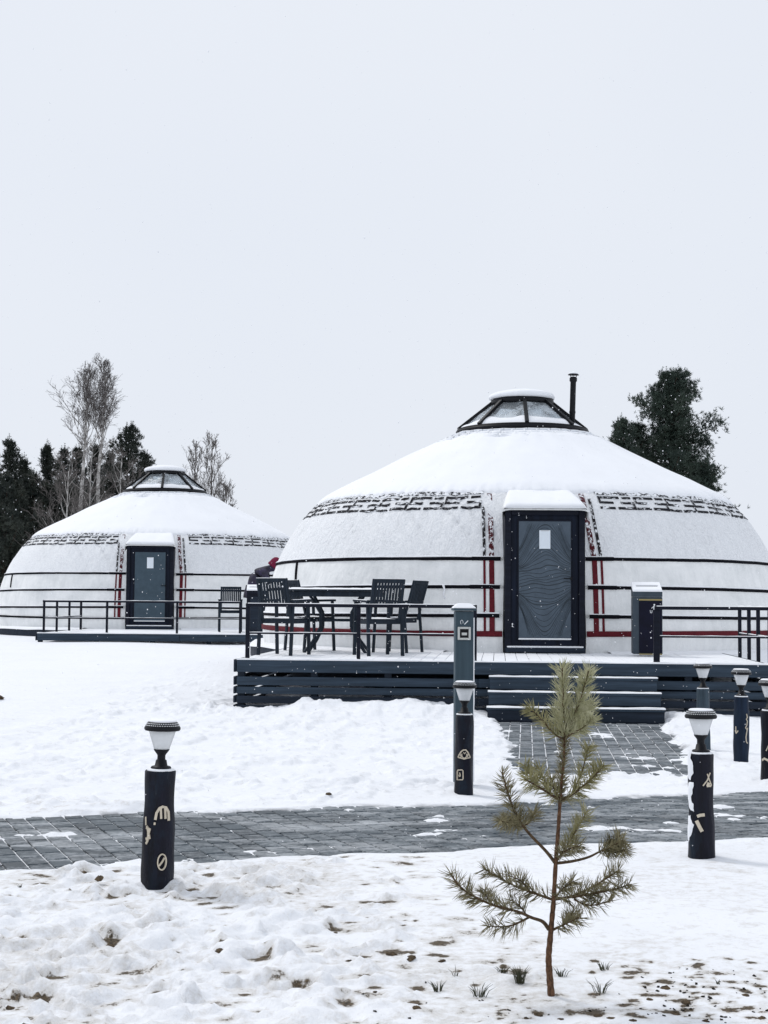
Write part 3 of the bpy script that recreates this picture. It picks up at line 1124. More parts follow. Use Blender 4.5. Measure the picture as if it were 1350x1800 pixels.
    if near:
        cl = MB()
        W2, Hh, z0 = 0.372, 1.68, 0.215
        nl_ = 44
        for k in range(nl_):
            t = -0.16 + 1.32 * (k + 0.3 * math.sin(k * 7.3)) / (nl_ - 1)
            A = 0.20 * max(0, (t - 0.55) / 0.45) - 0.22 * max(0, (0.42 - t) / 0.42)
            run = []
            for i in range(29):
                x = -1 + 2 * i / 28
                hump = math.cos(x * PI * 0.85) - 0.15
                yv = t + A * (hump - 0.35) + 0.012 * math.sin(x * 5 + k * 0.5) + 0.018 * x * (1 - abs(2 * t - 1)) + 0.008 * float(perlin(x * 3, t * 14, 1))
                if 0.004 < yv < 0.996:
                    run.append((x * W2, z0 + yv * Hh))
                else:
                    if len(run) > 2:
                        wln = 0.0042 + 0.0035 * ((k * 37) % 5 == 0)
                        cl.grid([[(p[0], -4.5435, p[1] - wln) for p in run], [(p[0], -4.5455, p[1]) for p in run], [(p[0], -4.5435, p[1] + wln) for p in run]])
                    run = []
            if len(run) > 2:
                wln = 0.0042 + 0.0035 * ((k * 37) % 5 == 0)
                cl.grid([[(p[0], -4.5435, p[1] - wln) for p in run], [(p[0], -4.5455, p[1]) for p in run], [(p[0], -4.5435, p[1] + wln) for p in run]])
        obj('carved_lines', cl, 'carve_line', D)
    # crown skylight
    S = obj('skylight_frame', MB().lathe([(1.05, 3.68), (1.16, 3.68), (1.175, 3.705), (1.17, 3.732), (1.15, 3.74), (1.155, 3.758), (1.11, 3.775), (1.05, 3.77), (1.05, 3.68)], 72, cap=False), 'black_metal', Y, True)
    tr = MB().lathe([(0.47, 4.20), (0.545, 4.20), (0.555, 4.24), (0.55, 4.30), (0.0, 4.305)], 48, cap=False)
    obj('crown_ring', tr, 'black_metal', S, True)
    cp = MB().lathe([(0.54, 4.295), (0.575, 4.31), (0.585, 4.345), (0.565, 4.385), (0.50, 4.415), (0.40, 4.44), (0.2, 4.475), (0.0, 4.48)], 48, cap=False, wob=lambda a, z: 0.015 * math.sin(a * 3 + z * 4) + 0.01 * math.sin(a * 7))
    obj('crown_snow', cp, 'roof_snow', S, True)
    for k in range(8):
        a = k * PI / 4
        d = Vector((math.sin(a), -math.cos(a), 0))
        bb = MB()
        bb.bar(d * 1.13 + Vector((0, 0, 3.765)), d * 0.53 + Vector((0, 0, 4.24)), 0.065, 0.07, up=d)
        obj('glazing_bar', bb, 'black_metal', S)
        a2 = a + PI / 8
        d0 = Vector((math.sin(a + 0.03), -math.cos(a + 0.03), 0))
        d1 = Vector((math.sin(a + PI / 4 - 0.03), -math.cos(a + PI / 4 - 0.03), 0))
        pm = MB()
        o0, o1 = 1.105, 0.515
        p = [d0 * o0 + Vector((0, 0, 3.765)), d1 * o0 + Vector((0, 0, 3.765)), d1 * o1 + Vector((0, 0, 4.235)), d0 * o1 + Vector((0, 0, 4.235))]
        nn = (p[1] - p[0]).cross(p[3] - p[0]).normalized() * 0.008
        q = [v - nn for v in p]
        pm.quad(*p)
        pm.quad(*q[::-1])
        for i in range(4):
            pm.quad(p[i], q[i], q[(i + 1) % 4], p[(i + 1) % 4])
        pane = obj('pane', pm, 'iced_glass', S)
        # snow lying on the lower part of the pane
        sp = MB()
        rows = []
        for i in range(6):
            t = i / 5
            row = []
            for j in range(11):
                q_ = j / 10
                top = (0.20 + 0.10 * float(perlin(q_ * 2.2 + k * 3.1 + seed, 0.5, 3)))
                if k in (0, 7):
                    top += 0.08
                tt_ = t * top
                A_ = p[0].lerp(p[1], q_)
                B_ = p[3].lerp(p[2], q_)
                row.append(A_.lerp(B_, tt_ * 0.98 + 0.01) + nn.normalized() * (0.002 + 0.02 * math.sin(PI * min(1, t * 1.0 + 0.02)) * 0.8))
            rows.append(row)
        sp.grid(rows)
        obj('pane_snow', sp, 'roof_snow', pane, True)
    return Y


NY_C = at(918, 760, 26.0)
yurtA = make_yurt((NY_C.x, 26.0, DECK_Z), rad(-1.2), 'large white canvas yurt with carved wavy-line door and stovepipe chimney', 1.0, True, 0)
FY_C = at(290, 877, 40.6)
yurtB = make_yurt((FY_C.x, 40.6, DECK_Z), rad(4.2), 'smaller-looking white canvas yurt with plain blue-grey door in front of the trees', 0.985, False, 5)
# stovepipe of the near yurt (fixed to it)
ch = MB().lathe([(0.052, 3.72), (0.050, 4.0), (0.056, 4.02), (0.056, 4.04), (0.050, 4.06), (0.050, 4.56), (0.066, 4.58), (0.066, 4.63), (0.05, 4.65)], 18)
ch.lathe([(0.10, 4.685), (0.085, 4.70), (0.02, 4.735)], 18)
for a in (0.3, 2.4, 4.5):
    ch.tube([(0.045 * math.cos(a), 0.045 * math.sin(a), 4.64), (0.07 * math.cos(a), 0.07 * math.sin(a), 4.69)], 0.006, 5)
o = obj('stovepipe', ch, 'black_metal', yurtA, True, loc=(0.74, -0.30, 0.02), rot=(0, rad(1.6), 0))
obj('cap_snow', MB().lathe([(0.085, 4.702), (0.075, 4.718), (0.0, 4.75)], 14), 'roof_snow', o, True)
# scrap of ice and cord hanging from the middle belt
ic = MB()
p0 = Vector(surf(-0.335, s_of_z(0.95), 0.03))
ic.tube([p0 + Vector((0, 0, 0.03)), p0 + Vector((0.02, -0.01, -0.05)), p0 + Vector((0.0, -0.01, -0.12)), p0 + Vector((0.03, -0.01, -0.18))], [0.02, 0.012, 0.009, 0.012], 6)
ic.tube([p0 + Vector((0.13, 0, 0.0)), p0 + Vector((0.14, -0.012, -0.05)), p0 + Vector((0.125, -0.01, -0.09))], [0.016, 0.012, 0.006], 6)
obj('hanging_cord', ic, 'roof_snow', yurtA, True)

# ------------------------------------------------------------------ decks
PLANKS = ((0.0, -0.157), (-0.212, -0.318), (-0.338, -0.425), (-0.452, -0.54), (-0.566, -0.65))


def make_deck(front_l, front_r, cen, label, stairs=None, rail_snow=True, full=True):
    """front_l/front_r: world points of the deck's front top corners, cen: yurt centre"""
    fl, fr = Vector(front_l), Vector(front_r)
    ax = (fr - fl)
    W = ax.length
    yaw = math.atan2(ax.y, ax.x)
    D = empty('wooden_deck', (fl.x, fl.y, DECK_Z), yaw, label, 'deck')
    inv = Matrix.Rotation(-yaw, 3, 'Z')
    c = inv @ (Vector((cen[0], cen[1], 0)) - Vector((fl.x, fl.y, 0)))
    bw, gap = 0.142, 0.007
    n = int(W / (bw + gap))
    bw = W / n - gap
    for i in range(n):
        x = (i + 0.5) * (W / n)
        dx = x - c.x
        yend = c.y - math.sqrt(max(0.0, 4.40 ** 2 - dx * dx)) if abs(dx) < 4.3 else c.y - 0.9
        yend = min(yend, c.y - 0.9)
        mb = MB().box((0, 0, 0), (bw, yend + 0.03, 0.028), None, 0.004)
        obj('board', mb, 'deck_board', D, loc=(x, (yend - 0.03) / 2, -0.014 + rnd.uniform(-0.0015, 0.0015)))
    # round platform under the yurt
    mb = MB().lathe([(4.66, -0.034), (4.74, -0.04), (4.74, -0.20), (4.66, -0.21), (4.60, -0.60), (0.5, -0.6)], 96, (c.x, c.y, 0), cap=False)
    mb.lathe([(4.2, -0.030), (4.66, -0.034)], 96, (c.x, c.y, 0), cap=False)
    P = obj('round_platform', mb, 'deck_paint_dark', D)
    # snow on the platform ring, only behind the deck
    sm = MB()
    rows = []
    aa = np.linspace(-0.5 * PI + 0.26, 1.5 * PI - 0.26, 181)
    onf = sstep(0.0, -0.35, np.sin(aa))
    for (r, z) in ((4.40, 0.02), (4.55, 0.07), (4.68, 0.045), (4.75, -0.01), (4.76, -0.035)):
        rows.append([(c.x + (r + 0.03 * float(perlin(a * 5, r, 2))) * math.cos(a), c.y + (r) * math.sin(a), (z + 0.02 * float(perlin(a * 6, 1.0, 3))) * (1 - 0.55 * float(q_f) * (z > 0)) - 0.0 * r) for a, q_f in zip(aa, onf)])
    sm.grid(rows)
    obj('platform_snow', sm, 'roof_snow', P, True)
    # front skirt, slatted sides
    th = 0.03
    for ri, (z0, z1) in enumerate(PLANKS):
        if z1 < -0.35 and not full:
            continue
        cuts = [0.0, W * (0.46 if ri % 2 else 0.62), W]
        for k in range(2):
            L = cuts[k + 1] - cuts[k] - 0.004
            mb = MB().box((0, 0, 0), (L, th, z0 - z1), None, 0.005)
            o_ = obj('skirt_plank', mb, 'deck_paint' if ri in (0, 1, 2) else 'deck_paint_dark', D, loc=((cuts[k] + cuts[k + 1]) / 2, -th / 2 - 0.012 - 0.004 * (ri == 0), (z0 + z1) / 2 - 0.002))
        for xs_, sg in ((-0.012 - th / 2, 'l'), (W + 0.012 + th / 2, 'r')):
            L = c.y - 1.0
            mb = MB().box((0, 0, 0), (L, th, z0 - z1), None, 0.005)
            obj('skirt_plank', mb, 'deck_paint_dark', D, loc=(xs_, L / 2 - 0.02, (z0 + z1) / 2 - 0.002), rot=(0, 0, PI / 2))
    # uprights behind the skirt
    for k in range(8 if full else 5):
        x = 0.05 + (W - 0.1) * k / (7 if full else 4)
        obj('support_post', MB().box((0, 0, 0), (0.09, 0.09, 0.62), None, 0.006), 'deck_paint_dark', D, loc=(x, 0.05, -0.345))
    # crust of snow on the front edge and on the slats
    em = MB()
    rows = [[], [], [], []]
    for i in range(161):
        x = W * i / 160
        hh = 0.010 + 0.010 * float(perlin(x * 2.5, 0.4, 1))
        rows[0].append((x, -0.048 + 0.006 * float(perlin(x * 5, 2, 3)), -0.006))
        rows[1].append((x, -0.044, hh))
        rows[2].append((x, 0.02, hh + 0.004))
        rows[3].append((x, 0.10 + 0.04 * float(perlin(x * 1.7, 7, 3)), 0.0005))
    em.grid(rows)
    obj('edge_snow', em, 'roof_snow', D, True)
    if stairs:
        x0, x1 = stairs
        cx, sw = (x0 + x1) / 2, x1 - x0
        S = obj('steps', MB().box((0, 0, 0), (sw - 0.06, 0.86, 0.16), None, 0.004), 'deck_paint_dark', D, loc=(cx, -0.49, -0.60))
        for k in range(3):
            z = -0.165 * (k + 1)
            yf = -0.05 - 0.30 * (k + 1)
            wd = sw - 0.04 + 0.025 * k
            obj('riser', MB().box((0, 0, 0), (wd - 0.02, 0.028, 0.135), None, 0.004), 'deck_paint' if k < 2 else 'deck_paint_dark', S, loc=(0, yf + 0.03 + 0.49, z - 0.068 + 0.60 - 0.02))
            obj('tread', MB().box((0, 0, 0), (wd, 0.32, 0.034), None, 0.006), 'deck_paint', S, loc=(0, yf + 0.16 + 0.49, z - 0.017 + 0.60))
            for sg in (-1, 1):
                obj('cheek', MB().box((0, 0, 0), (0.03, 0.29, 0.13), None, 0.004), 'deck_paint', S, loc=(sg * (wd / 2 - 0.028), yf + 0.19 + 0.49, z - 0.10 + 0.60))
            sm = MB()
            rows = [[], [], [], []]
            for i in range(61):
                x = -wd / 2 + wd * i / 60
                hh = 0.008 + 0.008 * float(perlin(x * 3, k * 1.3, 2))
                rows[0].append((x, -0.008 + 0.005 * float(perlin(x * 7, k, 2)), -0.004))
                rows[1].append((x, -0.004, hh))
                rows[2].append((x, 0.13, hh))
                rows[3].append((x, 0.29, 0.001 + 0.01 * float(perlin(x * 4, k + 5, 2))))
            sm.grid(rows)
            obj('tread_snow', sm, 'roof_snow', S, True, loc=(0, yf + 0.49, z + 0.60))
    return D, W


NFL, NFR = gr(417, 1158.5, DECK_Z), gr(1352, 1168, DECK_Z)
deckA, WA = make_deck(NFL, NFR, (NY_C.x, 26.0), 'dark slatted wooden deck with three broad steps under the chimneyed yurt', None)
invA = deckA.matrix_basis.inverted()


def deck_x(D, px, py):
    return (D.matrix_basis.inverted() @ gr(px, py, DECK_Z))


sx0, sx1 = deck_x(deckA, 857, 1164).x, deck_x(deckA, 1154, 1166).x
# rebuild the deck with its stairs now that their place on the front edge is known
for o_ in [c_ for k_ in kids(deckA) for c_ in kids(k_)] + kids(deckA) + [deckA]:
    bpy.data.objects.remove(o_)
deckA, WA = make_deck(NFL, NFR, (NY_C.x, 26.0), 'dark slatted wooden deck with three broad steps under the chimneyed yurt', (sx0, sx1))
FFL, FFR = gr(66, 1112.5, DECK_Z), gr(470, 1115.5, DECK_Z)
deckB, WB = make_deck(FFL, FFR, (FY_C.x, 40.6), 'low dark wooden deck in front of the plain-door yurt near the trees', None, full=False)


def snow_strip(mb, a, b_, w_, h_, seed=0.0):
    a, b_ = Vector(a), Vector(b_)
    d = b_ - a
    n = max(6, int(d.length * 14))
    side = Vector((-d.y, d.x, 0)).normalized() * (w_ / 2)
    rows = [[], [], [], []]
    for i in range(n + 1):
        p = a + d * (i / n)
        hh = h_ * (0.7 + 0.6 * float(perlin(i * 0.35 + seed, seed * 1.7, 3)))
        rows[0].append(p - side)
        rows[1].append(p - side * 0.8 + Vector((0, 0, hh)))
        rows[2].append(p + side * 0.8 + Vector((0, 0, hh)))
        rows[3].append(p + side)
    mb.grid(rows)


def make_railing(D, posts, label, h=0.655, rail_y=0.06, group=None, legs=None, first=0.05):
    """posts: list of local (x, y) on the deck; rails run between neighbours"""
    p0 = D.matrix_basis @ Vector((posts[0][0], posts[0][1], 0))
    R_ = empty('railing', p0, D.rotation_euler.z, label, 'railing', group)
    off = Vector((posts[0][0], posts[0][1], 0))
    L = [Vector((x, y, 0)) - off for (x, y) in posts]
    for i, p in enumerate(L):
        wd = first if i in (0,) else 0.045
        obj('post', MB().box((0, 0, h / 2 + 0.001), (wd, 0.045, h), None, 0.004), 'rail_paint', R_, loc=p)
    for a, b_ in zip(L[:-1], L[1:]):
        d = (b_ - a).normalized()
        t = obj('top_rail', MB().bar(a + Vector((0, 0, h + 0.022)) - d * 0.025, b_ + Vector((0, 0, h + 0.022)) + d * 0.0235, 0.055, 0.042), 'rail_paint', R_)
        m_ = obj('lower_rail', MB().bar(a + Vector((0, 0, 0.325)) + d * 0.0235, b_ + Vector((0, 0, 0.325)) - d * 0.0235, 0.03, 0.022), 'rail_paint', R_)
        sm = MB()
        snow_strip(sm, a + Vector((0, 0, h + 0.0425)), b_ + Vector((0, 0, h + 0.0425)), 0.05, 0.011, a.x + 0.3)
        obj('rail_snow', sm, 'roof_snow', t, True)
        sm = MB()
        snow_strip(sm, a + Vector((0, 0, 0.3355)), b_ + Vector((0, 0, 0.3355)), 0.028, 0.009, a.x + 1.3)
        obj('rail_snow', sm, 'roof_snow', m_, True)
    return R_


ry = 0.045
make_railing(deckA, [(deck_x(deckA, 428, 1160).x, ry), (deck_x(deckA, 631, 1160).x, ry), (deck_x(deckA, 835, 1162).x, ry)], 'dark low railing along the deck edge beside the table and chairs')
bk = [(deck_x(deckA, px, 1166).x, ry) for px in (1155, 1346)]
q = deck_x(deckA, 1243, 1154)
xr = bk[1][0] - 0.01
make_railing(deckA, [bk[0], bk[1], (xr, ry + 0.75), (xr, ry + 1.45), (xr, ry + 2.2)], 'dark low railing turning the deck corner next to the litter bin', first=0.075)
fb = [(deck_x(deckB, px, 1113).x, ry) for px in (71, 190.5, 319.5, 432)]
make_railing(deckB, [(fb[0][0], 3.6), (fb[0][0], 2.4), (fb[0][0], 1.2), fb[0], fb[1], fb[2], fb[3]], 'thin dark railing around the low deck passing in front of the plain door')


# ------------------------------------------------------------------ chairs and table
def make_chair(name='armchair'):
    t = empty(name)
    cm = 'chair_paint'
    W, Dp = 0.50, 0.46
    st = MB()
    for k in range(6):
        st.box((0, -Dp / 2 + 0.04 + k * 0.077, 0.485), (W - 0.06, 0.066, 0.022), None, 0.004)
    obj('seat', st, cm, t)
    sf = MB()
    sf.box((0, Dp / 2 - 0.03, 0.452), (W - 0.06, 0.03, 0.05)).box((0, -Dp / 2 + 0.03, 0.452), (W - 0.06, 0.03, 0.05))
    for s in (-1, 1):
        sf.box((s * (W / 2 - 0.02), 0, 0.452), (0.03, Dp - 0.06, 0.05))
    obj('seat_frame', sf, cm, t)
    lean = 0.16
    for s in (-1, 1):
        x = s * (W / 2 - 0.005)
        obj('leg', MB().bar((x, Dp / 2 + 0.02, 0), (x, Dp / 2 - 0.02, 0.725), 0.045, 0.032), cm, t)
        obj('leg', MB().bar((x, -Dp / 2 - 0.06, 0), (x, -Dp / 2 - 0.005, 0.725), 0.045, 0.032), cm, t)
        obj('armrest', MB().bar((x, Dp / 2 + 0.03, 0.742), (x, -Dp / 2 - 0.05, 0.730), 0.055, 0.03), cm, t)
        obj('stile', MB().bar((s * (W / 2 - 0.035), -Dp / 2 + 0.0, 0.47), (s * (W / 2 - 0.035), -Dp / 2 - lean, 1.03), 0.04, 0.028), cm, t)
    z0, z1 = 0.66, 1.0
    yb = lambda z: -Dp / 2 - lean * (z - 0.47) / 0.56
    obj('back_rail', MB().box((0, yb(1.005), 1.005), (W - 0.112, 0.026, 0.055)), cm, t)
    obj('back_rail', MB().box((0, yb(0.675), 0.675), (W - 0.112, 0.026, 0.05)), cm, t)
    n = 9
    sw = (W - 0.112) / n
    for k in range(n):
        x = -(W - 0.112) / 2 + sw * (k + 0.5)
        obj('slat', MB().bar((x, yb(0.70) + 0.001, 0.70), (x, yb(0.98) + 0.001, 0.98), sw - 0.009, 0.014), cm, t)
    sm = MB()
    snow_strip(sm, (-W / 2 + 0.02, yb(1.03), 1.033), (W / 2 - 0.02, yb(1.03), 1.033), 0.026, 0.008)
    for s in (-1, 1):
        x = s * (W / 2 - 0.005)
        snow_strip(sm, (x, Dp / 2 + 0.02, 0.757), (x, -Dp / 2 - 0.04, 0.745), 0.05, 0.008, s)
    rows = []
    for i in range(7):
        rows.append([(-0.2 + 0.4 * k / 6, -0.19 + 0.38 * i / 6, 0.497 + 0.02 * math.sin(PI * min(max(i / 6, 0.0), 1)) * math.sin(PI * k / 6)) for k in range(7)])
    sm.grid(rows)
    obj('snow_dusting', sm, 'roof_snow', t, True)
    return t


chair0 = make_chair()
CH = [((gr(500, 1151, DECK_Z)), -24, 'slatted dark armchair with its back to the railing, beside the bending person'),
      ((gr(664, 1152, DECK_Z)), 22, 'slatted dark armchair with its back to the railing, on the doorward side of the table'),
      ((gr(697, 1146.5, DECK_Z)), 62, 'slatted dark armchair half hidden behind another, facing the table from the doorward end'),
      ((gr(546, 1143.5, DECK_Z)), -52, 'slatted dark armchair mostly hidden on the far side of the table from the steps'),
      ((gr(404, 1110.5, DECK_Z)), 8, 'slatted dark armchair alone on the low deck of the plain-door yurt')]
for i, (p, a, lb) in enumerate(CH):
    c_ = chair0 if i == 0 else copy_tree(chair0)
    c_.location = p
    c_.rotation_euler = (0, 0, rad(a))
    tag(c_, lb, 'chair', 'slatted armchairs on the decks')

tp = gr(592, 1146.5, DECK_Z)
T = empty('patio_table', tp, rad(-4), 'dark patio table with snow along its rim between the armchairs', 'table')
tt_ = MB()
for k in range(9):
    tt_.box((0, -0.4 + k * 0.1, 0.885), (1.36, 0.092, 0.024), None, 0.004)
obj('table_top', tt_, 'chair_paint', T)
ap = MB()
for s in (-1, 1):
    ap.box((0, s * 0.40, 0.832), (1.24, 0.03, 0.075)).box((s * 0.62, 0, 0.832), (0.03, 0.77, 0.075))
obj('apron', ap, 'chair_paint', T)
for sx in (-1, 1):
    for sy in (-1, 1):
        pts = [(sx * 0.36, sy * 0.24, 0.80), (sx * 0.22, sy * 0.16, 0.56), (sx * 0.22, sy * 0.16, 0.36), (sx * 0.32, sy * 0.22, 0.16), (sx * 0.44, sy * 0.30, 0.0)]
        lg = MB()
        for a, b_ in zip(pts[:-1], pts[1:]):
            lg.bar(a, b_, 0.042, 0.034)
        obj('leg', lg, 'chair_paint', T)
obj('stretcher', MB().box((0, 0, 0.46), (0.46, 0.05, 0.04)).box((0, 0, 0.46), (0.046, 0.34, 0.036)), 'chair_paint', T)
rows = []
for i in range(9):
    rows.append([(-0.67 + 1.34 * k / 24, -0.44 + 0.88 * i / 8, 0.8975 + (0.022 + 0.008 * float(perlin(k * 0.4, i * 0.5, 2))) * (1 if 0 < i < 8 and 0 < k < 24 else 0)) for k in range(25)])
obj('table_snow', MB().grid(rows), 'roof_snow', T, True)


# ------------------------------------------------------------------ litter bins
def make_bin(loc, yaw, label, h=0.95, w_=0.40, slate='bin_slate', front='bin_navy', pict=True):
    B = empty('litter_bin', loc, yaw, label, 'bin')
    d = 0.36
    hb = h - 0.14
    body = MB()
    body.box((0, 0, hb / 2 + 0.02), (w_, d, hb - 0.02), None, 0.008)
    obj('body', body, slate, B)
    obj('door', MB().box((0.035, -d / 2 - 0.006, hb / 2 + 0.0), (w_ - 0.09, 0.02, hb - 0.10), None, 0.004), front, B)
    if pict:
      obj('trim', MB().box((0.035, -d / 2 - 0.008, hb - 0.03), (w_ - 0.085, 0.02, 0.022), None, 0.003), 'gold_trim', B)
      obj('trim', MB().box((0.035, -d / 2 - 0.008, 0.03), (w_ - 0.085, 0.02, 0.018), None, 0.003), 'gold_trim', B)
    # head with sloping lid and slot
    n = MB()
    z0, zf, zb = hb + 0.012, h - 0.055, h + 0.05
    x0, x1, yf, yb_ = -w_ / 2, w_ / 2, -d / 2, d / 2
    n.quad((x0, yf, z0), (x1, yf, z0), (x1, yf, zf), (x0, yf, zf))
    n.quad((x1, yb_, z0), (x0, yb_, z0), (x0, yb_, zb), (x1, yb_, zb))
    n.quad((x0, yb_, z0), (x0, yf, z0), (x0, yf, zf), (x0, yb_, zb))
    n.quad((x1, yf, z0), (x1, yb_, z0), (x1, yb_, zb), (x1, yf, zf))
    n.quad((x0, yf, zf), (x1, yf, zf), (x1, yb_, zb), (x0, yb_, zb))
    hd_ = obj('head', n, slate, B)
    sl_ = lambda t, o=0.004: (yf + (yb_ - yf) * t, zf + (zb - zf) * t + o)
    m_ = MB()
    (ya, za), (yb2, zb2) = sl_(0.42, 0.012), sl_(0.62, 0.012)
    m_.quad((x0 + 0.06, ya, za), (x1 - 0.05, ya, za), (x1 - 0.05, yb2, zb2), (x0 + 0.06, yb2, zb2))
    obj('slot', m_, 'dark_slot', hd_)
    # lid snow frames the slot
    sn = MB()
    for (ta, tb, xa, xb) in ((-0.02, 0.41, x0 - 0.005, x1 + 0.005), (0.63, 1.02, x0 - 0.005, x1 + 0.005), (0.40, 0.64, x0 - 0.005, x0 + 0.06), (0.40, 0.64, x1 - 0.05, x1 + 0.005)):
        (ya, za), (yc, zc) = sl_(ta, 0.0), sl_(tb, 0.0)
        e = 0.012
        sn.grid([[(xa, ya, za), (xa, yc, zc)], [(xa + e, ya + e * 0.5, za + 0.028), (xa + e, yc - e * 0.5, zc + 0.028)], [(xb - e, ya + e * 0.5, za + 0.028), (xb - e, yc - e * 0.5, zc + 0.028)], [(xb, ya, za), (xb, yc, zc)]])
        sn.quad((xa, ya, za), (xb, ya, za), (xb - e, ya + e * 0.5, za + 0.028), (xa + e, ya + e * 0.5, za + 0.028))
        sn.quad((xa, yc, zc), (xb, yc, zc), (xb - e, yc - e * 0.5, zc + 0.028), (xa + e, yc - e * 0.5, zc + 0.028))
    obj('lid_snow', sn, 'roof_snow', hd_)
    if pict:
        y_ = -d / 2 - 0.0175
        g = MB()
        cx, cz = 0.075, hb - 0.16

        def bar2(a, b_, t):
            g.bar((cx + a[0], y_, cz + a[1]), (cx + b_[0], y_, cz + b_[1]), t, 0.003, up=(0, 1, 0), bev=0.0005)
        hdv = [(cx + 0.012 + 0.012 * math.cos(k * PI / 4), y_ - 0.0015, cz + 0.062 + 0.012 * math.sin(k * PI / 4)) for k in range(8)]
        g.quad(*hdv)
        bar2((0.012, 0.046), (0.012, -0.002), 0.024)
        bar2((0.005, 0.0), (0.003, -0.052), 0.010)
        bar2((0.019, 0.0), (0.022, -0.052), 0.010)
        bar2((0.004, 0.040), (-0.026, 0.012), 0.008)
        bar2((0.022, 0.040), (0.030, 0.008), 0.008)
        bar2((-0.045, -0.012), (-0.040, -0.050), 0.006)
        bar2((-0.018, -0.012), (-0.022, -0.050), 0.006)
        bar2((-0.040, -0.050), (-0.022, -0.050), 0.006)
        obj('pictogram', g, 'white_print', B)
    return B


make_bin(gr(1137, 1153, DECK_Z), rad(-5), 'slate-blue litter bin with navy front and snowy slotted lid beside the carved door')
make_bin(at(453, 1112, 33.2) * 1.0 + Vector((0, 0, 0)), rad(4), 'dark litter bin with a little snow on top next to the bending person', h=1.00, w_=0.50, slate='rail_paint', front='deck_paint_dark', pict=False).location.z = DECK_Z


# ------------------------------------------------------------------ person bending over the far bin
def make_person(loc, yaw):
    root = empty('person', loc, yaw, 'person in dark jacket and burgundy knit hat bending forward on the low deck', 'person')
    me_ = bpy.data.meshes.new('body')
    V, E_, Rr = [], [], []

    def add(p, r, parent=None):
        V.append(p)
        Rr.append(r)
        if parent is not None:
            E_.append((parent, len(V) - 1))
        return len(V) - 1
    pel = add((0, 0, 0.92), 0.155)
    wa = add((0.02, 0, 1.10), 0.18, pel)
    chs = add((0.12, 0, 1.32), 0.20, wa)
    ub = add((0.25, 0, 1.43), 0.18, chs)
    nk = add((0.36, 0, 1.46), 0.085, ub)
    hd0 = add((0.42, 0, 1.47), 0.085, nk)
    hd1 = add((0.50, 0, 1.50), 0.105, hd0)
    hd2 = add((0.56, 0, 1.52), 0.085, hd1)
    add((0.56, 0, 1.43), 0.03, hd1)          # nose and chin side
    add((0.49, 0.10, 1.47), 0.018, hd1)
    add((0.49, -0.10, 1.47), 0.018, hd1)
    for s in (-1, 1):
        sh = add((0.27, s * 0.17, 1.34), 0.085, ub)
        el = add((0.40, s * 0.24, 1.08), 0.062, sh)
        wr = add((0.58, s * 0.20, 0.97), 0.042, el)
        pa = add((0.65, s * 0.19, 0.95), 0.042, wr)
        for k, (dy, ln) in enumerate(((-0.03, 0.075), (-0.01, 0.09), (0.01, 0.085), (0.03, 0.07))):
            f1 = add((0.69, s * 0.19 + dy, 0.945), 0.011, pa)
            add((0.69 + ln * 0.6, s * 0.19 + dy * 1.2, 0.92), 0.010, f1)
        th_ = add((0.65, s * 0.145, 0.93), 0.012, wr)
        add((0.69, s * 0.13, 0.915), 0.010, th_)
        hp = add((0.0, s * 0.095, 0.84), 0.105, pel)
        kn = add((0.05, s * 0.11, 0.48), 0.075, hp)
        an = add((-0.01, s * 0.11, 0.10), 0.052, kn)
        hl = add((0.0, s * 0.11, 0.05), 0.05, an)
        add((0.15, s * 0.12, 0.04), 0.04, hl)
    me_.from_pydata(V, E_, [])
    o_ = obj('body', me_, 'jacket', root)
    md = o_.modifiers.new('skin', 'SKIN')
    for i, r in enumerate(Rr):
        sv = me_.skin_vertices[0].data[i]
        sv.radius = (r, r)
        sv.use_root = (i == 0)
    md.use_smooth_shade = True
    sb = o_.modifiers.new('sub', 'SUBSURF')
    sb.levels = sb.render_levels = 2
    # hat: rounded cap over the head, pulled down to the brow
    hm = MB().lathe([(0.118, -0.05), (0.128, -0.045), (0.130, 0.0), (0.122, 0.01), (0.124, 0.03), (0.118, 0.08), (0.098, 0.125), (0.06, 0.155), (0.0, 0.165)], 24, cap=False)
    obj('hat', hm, 'burgundy_knit', root, True, loc=(0.50, 0, 1.535), rot=(0, rad(38), 0)).scale = (1.22, 1.22, 1.22)
    fc = MB()
    fc.lathe([(0.02, -0.03), (0.07, -0.02), (0.085, 0.02), (0.06, 0.05)], 16)
    obj('face', fc, 'skin', root, True, loc=(0.56, 0, 1.46), rot=(0, rad(110), 0))
    # jacket hem skirt
    jm = MB().lathe([(0.20, 0.0), (0.205, 0.05), (0.19, 0.20), (0.18, 0.30)], 24, cap=False, wob=lambda a, z: 0.04 * math.sin(3 * a))
    obj('jacket_skirt', jm, 'jacket', root, True, loc=(-0.02, 0, 0.76), rot=(0, rad(8), 0))
    lm = MB()
    for s in (-1, 1):
        lm.tube([(0.0, s * 0.095, 0.80), (0.05, s * 0.11, 0.48), (0.0, s * 0.11, 0.12)], [0.115, 0.088, 0.07], 12)
    obj('trousers', lm, 'trousers', root, True)
    for s in (-1, 1):
        bm_ = MB()
        bm_.box((0.05, s * 0.115, 0.05), (0.27, 0.105, 0.10), None, 0.03)
        obj('boot', bm_, 'black_metal', root)
    return root


pp = gr(446, 1109.8, DECK_Z)
make_person((pp.x, 34.3, DECK_Z), rad(4))


